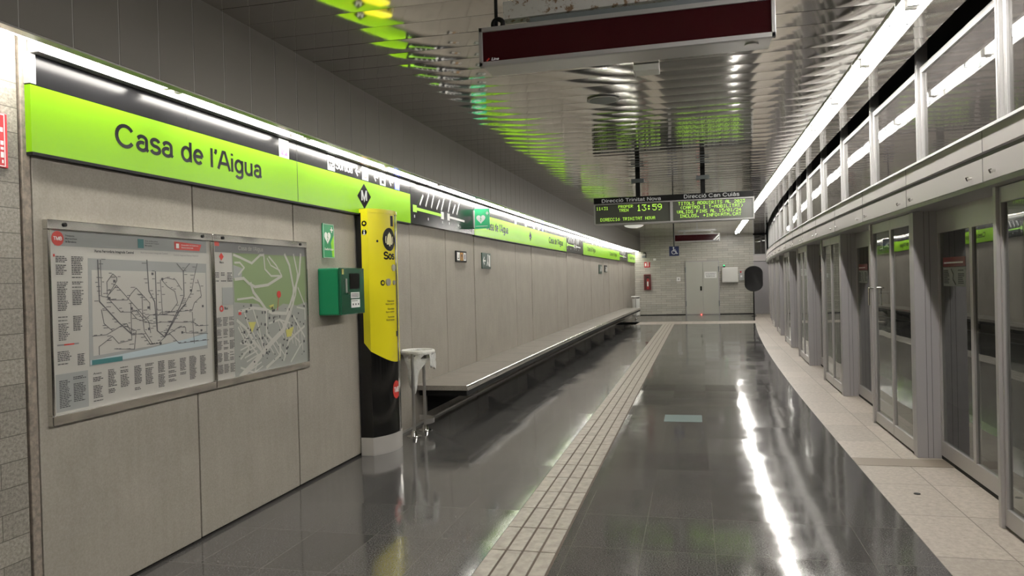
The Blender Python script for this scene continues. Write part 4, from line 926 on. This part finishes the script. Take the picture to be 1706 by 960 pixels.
# ================================================================== BINS
def ring_mesh(cx, cy, z, r, tube, n=32, mt=8, wob=0., rnd=None):
    vs = []; fs = []
    for i in range(n):
        a_ = 2 * PI * i / n; rr = r + (rnd.uniform(-wob, wob) if rnd else 0)
        for j in range(mt):
            b_ = 2 * PI * j / mt; vs.append((cx + (rr + tube * math.cos(b_)) * math.cos(a_), cy + (rr + tube * math.cos(b_)) * math.sin(a_), z + tube * math.sin(b_) * (1.4 if wob else 1)))
    for i in range(n):
        for j in range(mt): fs.append((i * mt + j, ((i + 1) % n) * mt + j, ((i + 1) % n) * mt + (j + 1) % mt, i * mt + (j + 1) % mt))
    return vs, fs
def bin_(cx, cy, label, hang):
    rnd = random.Random(int(cy * 10)); r = .155; zt = .845
    t = thing('bin_stand', label, 'bin', (cx, cy, 0), 'bag stand bins')
    for s_ in (-1, 1):
        p = MB().cyl((cx, cy + s_ * .165, 0), (cx, cy + s_ * .165, zt), .017, 16).build('post', 'steel', t, smooth=True)
        MB().cyl((cx, cy + s_ * .165, 0), (cx, cy + s_ * .165, .006), .075, 24).cyl((cx, cy + s_ * .165, .006), (cx, cy + s_ * .165, .06), .04, 16, .024).build('foot_plate', 'chrome', p, smooth=True)
    def band(z0, z1, rr, a0, a1, n=32, th=.004):
        mb = MB(); vs = []
        for i in range(n + 1):
            a_ = a0 + (a1 - a0) * i / n
            for q, z in ((rr, z0), (rr, z1), (rr - th, z1), (rr - th, z0)): vs.append((cx + q * math.cos(a_), cy + q * math.sin(a_), z))
        fs = [(i * 4 + j, (i + 1) * 4 + j, (i + 1) * 4 + (j + 1) % 4, i * 4 + (j + 1) % 4) for i in range(n) for j in range(4)]
        return mb.add(vs, fs + [(0, 1, 2, 3), (n * 4 + 3, n * 4 + 2, n * 4 + 1, n * 4)])
    band(zt - .05, zt - .01, r, 0, 2 * PI).build('top_ring', 'chrome', t, smooth=True)
    band(.115, .165, r, -.75, PI * .62).build('lower_band', 'steel', t, smooth=True)
    b = thing('bin_bag', 'white plastic bag folded over the ring of the ' + ('near' if hang else 'far') + ' bin stand', 'bag', (cx, cy, zt - .05), 'bin bags')
    vs, fs = ring_mesh(cx, cy, zt + .008, r + .006, .018, 40, 8, .006, rnd)
    MB().add(vs, fs).build('bag_rim', 'plastic', b, smooth='all')
    # bag hanging inside, narrowing to a limp corner
    n = 36; rows = 12; vs = []; bot = .46 if hang else .12
    for j in range(rows + 1):
        q = j / rows; z = zt - q * (zt - bot - (0 if not hang else 0)); 
        for i in range(n):
            a_ = 2 * PI * i / n
            if hang: # limp bag swept to one side
                rr = (r - .006) * (1 - min(1, q * 2.2) * .62) * (1 - q) ** .35 * (1 + .16 * math.sin(a_ * 5 + q * 6)) + .006; ox, oy = -.02 * q, -.13 * math.sin(min(1, q * 1.5) * 1.5)
                zz = z + .10 * q * math.cos(a_ + 2.0) * (1 - q * .3)
                zz = max(zz, .42)
            else:
                rr = (r - .012) * (1 - .12 * q + .04 * math.sin(a_ * 6 + q * 3)); ox = oy = 0; zz = z
            vs.append((cx + ox + rr * math.cos(a_), cy + oy + rr * math.sin(a_), zz))
    fs = [(j * n + i, j * n + (i + 1) % n, (j + 1) * n + (i + 1) % n, (j + 1) * n + i) for j in range(rows) for i in range(n)]
    if True: vs.append((sum(v_[0] for v_ in vs[-n:]) / n, sum(v_[1] for v_ in vs[-n:]) / n, vs[-1][2])); k_ = len(vs) - 1; fs += [(rows * n + i, rows * n + (i + 1) % n, k_) for i in range(n)]
    MB().add(vs, fs).build('bag_body', 'plastic', b, smooth='all')
    if hang: # loose flap falling over the ring towards the bench
        vs = []
        for j in range(9):
            q = j / 8; z = zt + .01 - q * .17
            for i in range(9):
                a_ = -.5 + 1.5 * i / 8; rr = r + .012 + .018 * math.sin(i * 1.9 + q * 3) + .01 * q; vs.append((cx + rr * math.cos(a_), cy + rr * math.sin(a_), z + .02 * math.sin(i * 1.3)))
        fs = [(j * 9 + i, j * 9 + i + 1, (j + 1) * 9 + i + 1, (j + 1) * 9 + i) for j in range(8) for i in range(8)]
        o = MB().add(vs, fs).build('bag_flap', 'plastic', b, smooth='all'); sd = o.modifiers.new('thick', 'SOLIDIFY'); sd.thickness = .002
bin_(-2.80, 7.385, 'steel two post bin stand between the yellow help point and the bench', True)
bin_(-2.12, 29.3, 'small far bin stand beyond the end of the bench', False)

# ================================================================== HANGING THINGS
# near LED display
t = thing('led_display', 'large dark maroon LED display hanging under the ceiling at the top, nearest the camera', 'display', (-.34, 4.05, 2.75))
def quadbox(t, name, m, u0, u1, y0, y1, z0, z1, slope=0., bevel=0):
    def z_(x, z): return z + slope * (x + 1.1)
    p = [(u0, y0, z_(u0, z0)), (u1, y0, z_(u1, z0)), (u1, y1, z_(u1, z0)), (u0, y1, z_(u0, z0)), (u0, y0, z_(u0, z1)), (u1, y0, z_(u1, z1)), (u1, y1, z_(u1, z1)), (u0, y1, z_(u0, z1))]
    return MB().add(p, [(0, 3, 2, 1), (4, 5, 6, 7), (0, 1, 5, 4), (1, 2, 6, 5), (2, 3, 7, 6), (3, 0, 4, 7)]).build(name, m, t, bevel=bevel)
SL = .008
quadbox(t, 'case', 'steel', -1.095, .425, 4.02, 4.22, 2.752, 2.955, SL, .002)
quadbox(t, 'screen', 'maroon_glass', -1.09, .42, 4.003, 4.02, 2.765, 2.945, SL)
for (a0, a1, b0, b1) in ((-1.11, .44, 2.747, 2.772), (-1.11, .44, 2.935, 2.96), (-1.11, -1.09, 2.747, 2.96), (.42, .44, 2.747, 2.96)):
    quadbox(t, 'bezel', 'white_alu', a0, a1, 3.992, 4.02, b0, b1, SL, .002)
a = Art(face_frame(4.003, 0, 0)); a.text('Line', -1.043, 2.779, -1.0, 2.794, .03, shear=.25); a.build('maker_lettering', 'white_lit', t)
Art(face_frame(4.003, 0, 0)).line([(-1.068, 2.78), (-1.056, 2.79)], .008).build('maker_mark', 'red', t)
a = MB(); a.cyl((.33, 4.10, 2.765), (.33, 4.10, 2.755), .035, 20).build('inspection_plug', 'steel', t, smooth=True)
quadbox(t, 'hanger_rail', 'grey_rail', -.84, .42, 4.06, 4.10, 2.965, 3.01, SL, .002)
quadbox(t, 'ceiling_beam', 'rust', -.99, .5, 4.08, 4.16, 3.02, 3.12, .02, .002)
MB().cyl((-.84, 4.05, 2.99), (-.84, 4.035, 2.99), .012, 10).build('bolt', 'chrome', t)
for x in (-.8, .3): MB().box(x, x + .05, 4.1, 4.15, 3.1, 3.25).build('hanger_post', 'rust', t)
vs, fs = ring_mesh(-1.02, 4.08, 3.0, .028, .014, 18, 8); a = MB().add([(p[0], 4.08 + (p[2] - 3.0), 3.0 + (p[1] - 4.08)) for p in vs], fs)
a.cyl((-1.03, 4.08, 2.975), (-1.03, 4.08, 3.25), .01, 10).build('cable', 'black_matt', t, smooth='all')
# double LED display
FONT = {'0': '0E11131519110E', '1': '040C040404040E', '2': '0E11010204081F', '3': '1F02040201110E', '5': '1F101E0101110E', '9': '0E11110F01020C', '4': '02060A121F0202', '8': '0E11110E11110E',
        'A': '0E11111F111111', 'B': '1E11111E11111E', 'C': '0E11101010110E', 'D': '1E11111111111E', 'E': '1F10101E10101F', 'F': '1F10101E101010', 'G': '0E11101711110F', 'I': '0E04040404040E', 'L': '1010101010101F',
        'M': '111B1515111111', 'N': '11111915131111', 'O': '0E11111111110E', 'P': '1E11111E101010', 'Q': '0E11111115120D', 'R': '1E11111E141211', 'S': '0F10100E01011E', 'T': '1F040404040404', 'U': '1111111111110E', 'V': '11111111110A04',
        'X': '11110A040A1111', ' ': '00000000000000', ':': '000C0C000C0C00', '/': '01010204081010', '.': '00000000000C0C', '+': '0004041F040400', '-': '0000001F000000', '(': '02040808080402', ')': '08040202020408', 'Ó': '02040E1111110E'}
def dots(ar, s, u0, v0, w_, h_):
    px = w_ / (6 * len(s) - 1); py = h_ / 7
    for k_, ch in enumerate(s):
        bits = FONT[ch]
        for r_ in range(7):
            b_ = int(bits[2 * r_:2 * r_ + 2], 16); c_ = 0
            while c_ < 5:
                if b_ >> (4 - c_) & 1:
                    ar.rect(u0 + (k_ * 6 + c_) * px + px * .06, v0 + h_ - (r_ + 1) * py + py * .1, u0 + (k_ * 6 + c_ + 1) * px - px * .06, v0 + h_ - r_ * py - py * .1)
                c_ += 1
DY = 12.0
t = thing('train_departure_display', 'double green LED departure display hanging mid platform under black direction headers', 'display', (-.27, DY + .1, 2.44), )
XA, XM, XB = -1.50, -.285, .955
hd = B(XA, XB - .01, DY + .02, DY + .22, 2.765, 2.86).build('header_bar', 'black_matt', t)
Art(face_frame(DY + .02)).strokes('Direcció Trinitat Nova', -1.37, 2.782, -.44, 2.842, .11).strokes('Direcció Can Cuiàs', -.09, 2.787, .74, 2.852, .11).build('header_lettering', 'white_lit', hd)
for (a0, a1) in ((XA, XM), (XM, XB)):
    fr = MB().box(a0, a1, DY, DY + .24, 2.425, 2.447).box(a0, a1, DY, DY + .24, 2.745, 2.765).box(a0, a0 + .022, DY, DY + .24, 2.447, 2.745).box(a1 - .022, a1, DY, DY + .24, 2.447, 2.745)
    fr.build('frame', 'white_alu', t, bevel=.002)
sc1 = B(XA + .02, XM - .02, DY + .02, DY + .22, 2.445, 2.747).build('left_screen', 'screen', t)
sc2 = B(XM + .02, XB - .02, DY + .02, DY + .22, 2.445, 2.747).build('right_screen', 'screen', t)
f = face_frame(DY + .02)
a = Art(f, .002); dots(a, '11:31', -1.46, 2.665, .19, .05); dots(a, 'PROPER', -1.11, 2.685, .23, .045); dots(a, 'TREN', -1.10, 2.625, .15, .045); dots(a, '13:59', -.82, 2.625, .39, .10); dots(a, 'DIRECCIÓ TRINITAT NOVA', -1.40, 2.485, .86, .05)
a.build('led_text', 'led', sc1)
a = Art(f, .002); dots(a, 'TITOLS ADQUIRITS AL 2023', -.18, 2.685, 1.0, .05); dots(a, '(CARTRO I T-MOBILITAT)', -.15, 2.62, .94, .05); dots(a, 'VALIDS FINS AL 15/01/24', -.20, 2.555, .96, .05); dots(a, 'INCLOS. +INFO:ATM.CAT', -.16, 2.49, .92, .05)
a.build('led_text', 'led', sc2)
for x in (-.80, .20):
    B(x - .035, x + .035, DY + .07, DY + .14, 2.86, 3.245).build('hanger_pole', 'black_matt', t)
    B(x - .10, x + .10, DY + .05, DY + .16, 3.08, 3.14).build('clamp', 'grey_rail', t)
# accessible sign on a rod
t = thing('wheelchair_sign', 'small black square wheelchair sign hanging on a rod before the end wall', 'sign', (-.39, 18, 2.07))
p = B(-.50, -.275, 17.99, 18.02, 2.065, 2.29).build('sign_plate', 'navy', t)
a = Art(face_frame(17.99)); wheelchair(a, -.39, 2.18, .19); a.build('wheelchair_symbol', 'white_lit', p)
MB().cyl((-.387, 18.005, 2.29), (-.387, 18.005, 3.247), .014, 10).build('rod', 'black_matt', t, smooth=True)
# far small display
EY = 21.8
t = thing('far_led_display', 'small dark red LED display with a white corner stripe hanging near the end wall', 'display', (.17, EY, 2.56))
B(-.455, .795, EY, EY + .18, 2.56, 2.775).build('case', 'alu', t, bevel=.004)
B(-.435, .775, EY - .012, EY, 2.585, 2.755).build('screen', 'maroon_glass', t)
a = Art(face_frame(EY - .012)); a.poly([(.60, 2.59), (.66, 2.59), (.77, 2.70), (.77, 2.75)]).poly([(.69, 2.59), (.73, 2.59), (.77, 2.63), (.77, 2.67)]); a.each('white_stripe', 'white', t)
B(-.35, .70, EY + .05, EY + .11, 2.85, 2.90).build('hanger_bar', 'white_alu', t)
for x in (-.2, .55): B(x, x + .06, EY + .05, EY + .11, 2.77, 2.86).build('bar_link', 'white_alu', t)
B(.15, .20, EY + .06, EY + .10, 2.90, 3.247).build('pole', 'white_alu', t)
B(.09, .26, EY + .03, EY + .13, 3.13, 3.20).build('ceiling_clamp', 'grey_rail', t)
# ceiling fittings
t = thing('ceiling_speaker', 'round perforated speaker set in the ceiling between the two LED displays', 'speaker', (-.77, 7.06, 3.24))
MB().cyl((-.77, 7.06, 3.245), (-.77, 7.06, 3.236), .15, 36).build('outer_ring', 'alu', t, smooth=True)
MB().cyl((-.77, 7.06, 3.236), (-.77, 7.06, 3.232), .125, 36).build('grille', 'grey_rail', t, smooth=True)
t = thing('ceiling_box', 'small pale box fixed to the ceiling just beyond the nearest LED display', 'box', (-.31, 6.1, 3.2))
B(-.41, -.21, 6.0, 6.17, 3.195, 3.247).build('cover', 'white', t, bevel=.006)
B(-.405, -.4, 6.0, 6.17, 3.19, 3.2).build('cover_lip', 'white_alu', t)
t = thing('dome_lamp', 'round pale dome lamp on the ceiling before the end wall', 'light', (-1.72, 23.7, 3.2))
mb = MB(); vs = []; n = 24
for j in range(6):
    ph = PI / 2 * j / 5
    for i in range(n): vs.append((-1.72 + .30 * math.cos(ph) * math.cos(2 * PI * i / n), 23.7 + .30 * math.cos(ph) * math.sin(2 * PI * i / n), 3.225 - .09 * math.sin(ph)))
mb.add(vs, [(j * n + i, j * n + (i + 1) % n, (j + 1) * n + (i + 1) % n, (j + 1) * n + i) for j in range(5) for i in range(n)]).build('dome', 'lamp_small', t, smooth='all')
MB().cyl((-1.72, 23.7, 3.245), (-1.72, 23.7, 3.222), .32, 24).build('dome_base', 'white_alu', t, smooth=True)

# ================================================================== FLOOR THINGS
# tactile strip: beige ribs over brown base, tile by tile
vs = []; base = floor_sheet(-1.18, cT, -.784, cT, YB, 26.9, z=-.002, cols=2)
t = thing('tactile_strip', 'beige ribbed tactile strip running down the dark floor', 'tactile paving', (-.98, 2.0, 0))
base.build('groove_base', 'rib_base', t)
mb = MB(); y = 2.6 - .41 * 16
while y < 26.9:
    for j in range(4):
        xa = -1.18 + .002 + j * .0985; mb.box(xa, xa + .085, y + .004, y + .401, -.002, .003, cT)
    y += .4085
mb.build('ribs', 'rib', t, bevel=.0015)
tag(B(-.33, .075, 8.28, 8.69, .0005, .003).build('floor_plate', 'mint_glass', bevel=.001), 'single pale blue grey plate set in the dark granite floor', 'floor plate')
# small litter beside the door
t = MB().cyl((1.50, 5.75, .0005), (1.50, 5.75, .004), .022, 12); tag(t.build('flat_gum_spot', 'black_matt'), 'small dark gum spot on the pale stone border', 'spot')

# ================================================================== END WALL THINGS
f = face_frame(YE)
d = struct(B(-.27, 1.10, YE - .03, YE - .002, 0, 2.215).build('door_1', 'grey_paint'))
for (a0, a1) in ((-.235, .44), (.45, 1.065)):
    lf = B(a0, a1, YE - .05, YE - .02, .02, 2.185).build('door_leaf', 'door_paint', d, bevel=.004)
    if a0 > 0:
        pl = B(.51, 1.0, YE - .055, YE - .05, 1.50, 1.76).build('door_notice', 'white', lf, label='white notice plate')
        a = Art(face_frame(YE - .055), .003); a.text('SORTIDA EMERGÈNCIA', .55, 1.68, .96, 1.715, .02); a.text('NO OBSTRUIR EL PAS', .55, 1.62, .93, 1.65, .02); a.text('PROHIBIT EL PAS', .58, 1.55, .92, 1.59, .02); a.build('notice_lettering', 'ink', pl)
    else:
        MB().cyl((.365, YE - .055, 1.17), (.365, YE - .055, .99), .035, 12).cyl((.365, YE - .05, 1.08), (.365, YE - .12, 1.08), .015, 10).build('door_handle', 'black_matt', lf, smooth=True)
for x in (-.25, 1.08):
    for z in (.35, 1.75): MB().cyl((x, YE - .055, z), (x, YE - .055, z + .22), .018, 8).build('hinge', 'grey_rail', d, smooth=True)
t = tag(MB().cyl((.36, YE - .09, .0), (.36, YE - .09, .022), .022, 12, .014).build('red_indicator', 'red_led', smooth=True), 'tiny glowing red light on the floor under the end door', 'light')
t = thing('fire_extinguisher_sign', 'small red and white sign above the extinguisher cabinet', 'sign', (-1.8, YE, 2.0))
p = B(-1.93, -1.69, YE - .012, YE - .002, 2.01, 2.24).build('sign_plate', 'red_paint', t)
a = Art(face_frame(YE - .012)); a.rect(-1.90, 2.06, -1.84, 2.19).rect(-1.80, 2.05, -1.75, 2.20).line([(-1.82, 2.215), (-1.73, 2.215)], .02).build('extinguisher_symbol', 'white', p)
t = thing('extinguisher_cabinet', 'dark red framed cabinet holding a fire extinguisher, left on the end wall', 'cabinet', (-1.8, YE, 1.07))
mb = B(-1.95, -1.66, YE - .16, YE - .002, 1.07, 1.10).box(-1.95, -1.66, YE - .16, YE - .002, 1.69, 1.72).box(-1.95, -1.92, YE - .16, YE - .002, 1.1, 1.69).box(-1.69, -1.66, YE - .16, YE - .002, 1.1, 1.69).box(-1.92, -1.69, YE - .02, YE - .002, 1.1, 1.69)
mb.build('case', 'dark_red_box', t)
B(-1.92, -1.69, YE - .155, YE - .15, 1.1, 1.69).build('pane', 'clear_glass', t)
t = thing('fire_extinguisher', 'red fire extinguisher with white label inside the dark red cabinet', 'fire extinguisher', (-1.8, YE - .085, 1.105))
MB().cyl((-1.79, YE - .085, 1.105), (-1.79, YE - .085, 1.50), .062, 18).cyl((-1.79, YE - .085, 1.50), (-1.79, YE - .085, 1.56), .062, 18, .02).build('bottle', 'red_paint', t, smooth=True)
MB().box(-1.83, -1.75, YE - .10, YE - .07, 1.56, 1.60).build('valve', 'black_matt', t)
MB().box(-1.82, -1.77, YE - .150, YE - .146, 1.22, 1.42).build('label_sheet', 'white', t)
t = thing('white_switch_plate', 'small white square plate on the end wall left of the door', 'plate', (-.53, YE, 1.4))
B(-.615, -.46, YE - .02, YE - .002, 1.40, 1.57).build('plate', 'white', t, bevel=.004); B(-.56, -.51, YE - .026, YE - .02, 1.45, 1.52).build('key', 'white_alu', t)
t = thing('grey_cable_box', 'pale grey square box with a green lamp on top, right of the end door', 'box', (1.5, YE, 1.28))
B(1.20, 1.83, YE - .22, YE - .002, 1.30, 1.92).build('box_body', 'pale_box', t, bevel=.01); B(1.235, 1.795, YE - .235, YE - .22, 1.335, 1.885).build('box_door', 'pale_box', t, bevel=.004)
B(1.25, 1.34, YE - .12, YE - .04, 1.92, 1.98).build('lamp_base', 'black_matt', t); MB().cyl((1.295, YE - .08, 1.98), (1.295, YE - .08, 2.02), .025, 10).build('green_lamp', 'green_led', t)
t = thing('alarm_box', 'small grey box with a red knob beside the pale square box', 'box', (1.96, YE, 1.36))
B(1.88, 2.06, YE - .09, YE - .002, 1.37, 1.68).build('box_body', 'alu', t, bevel=.006); MB().cyl((1.95, YE - .05, 1.68), (1.95, YE - .05, 1.75), .028, 12).build('red_knob', 'red_paint', t)
B(1.93, 2.0, YE - .096, YE - .09, 1.5, 1.58).build('key_plate', 'white', t)
t = thing('wall_camera', 'small dark camera bracket on the left end of the end wall', 'camera', (-1.8, YE, 2.4))
MB().box(-1.86, -1.84, YE - .10, YE - .002, 2.42, 2.62).box(-1.95, -1.84, YE - .10, YE - .07, 2.60, 2.64).build('bracket', 'black_matt', t); MB().box(-2.0, -1.86, YE - .24, YE - .1, 2.42, 2.50).build('camera_body', 'grey_rail', t)
t = thing('sensor_box', 'tiny white box on the end wall right of the camera bracket', 'box', (-1.5, YE, 2.3))
B(-1.55, -1.44, YE - .05, YE - .002, 2.29, 2.38).build('cover', 'white', t, bevel=.004)
MB().cyl((-1.44, YE - .01, 2.31), (-.95, YE - .01, 2.29), .008, 8).build('conduit', 'white_alu', t)
# black backed mirror on its pole
t = thing('platform_mirror', 'black capsule shaped mirror back on a slim pole in the far right corner', 'mirror', (2.28, 30.0, 0))
pts = []
r_, hw, zc, hh = .335, .335, 1.44, .49
for i in range(14): a_ = PI * i / 13; pts.append((2.30 + hw * math.cos(a_), zc + (hh - .27) + .27 * math.sin(a_)))
for i in range(14): a_ = PI + PI * i / 13; pts.append((2.30 + hw * math.cos(a_), zc - (hh - .27) + .27 * math.sin(a_)))
n = len(pts); mb = MB()
layers = [(30.0, .86), (29.985, .96), (30.02, 1.0), (30.05, 1.0)]
vs = []
for (yy, s_) in layers: vs += [(2.30 + (p[0] - 2.30) * s_, yy, zc + (p[1] - zc) * s_) for p in pts]
fs = [(l * n + i, l * n + (i + 1) % n, (l + 1) * n + (i + 1) % n, (l + 1) * n + i) for l in range(3) for i in range(n)] + [tuple(range(n)), tuple(reversed(range(3 * n, 4 * n)))]
mb.add(vs, fs).build('mirror_back', 'black_matt', t, smooth=True)
MB().cyl((2.29, 30.06, 0), (2.29, 30.06, 1.3), .022, 12).build('pole', 'black_matt', t, smooth=True)
MB().cyl((2.29, 30.06, 0), (2.29, 30.06, .012), .09, 20).build('pole_base', 'black_matt', t)
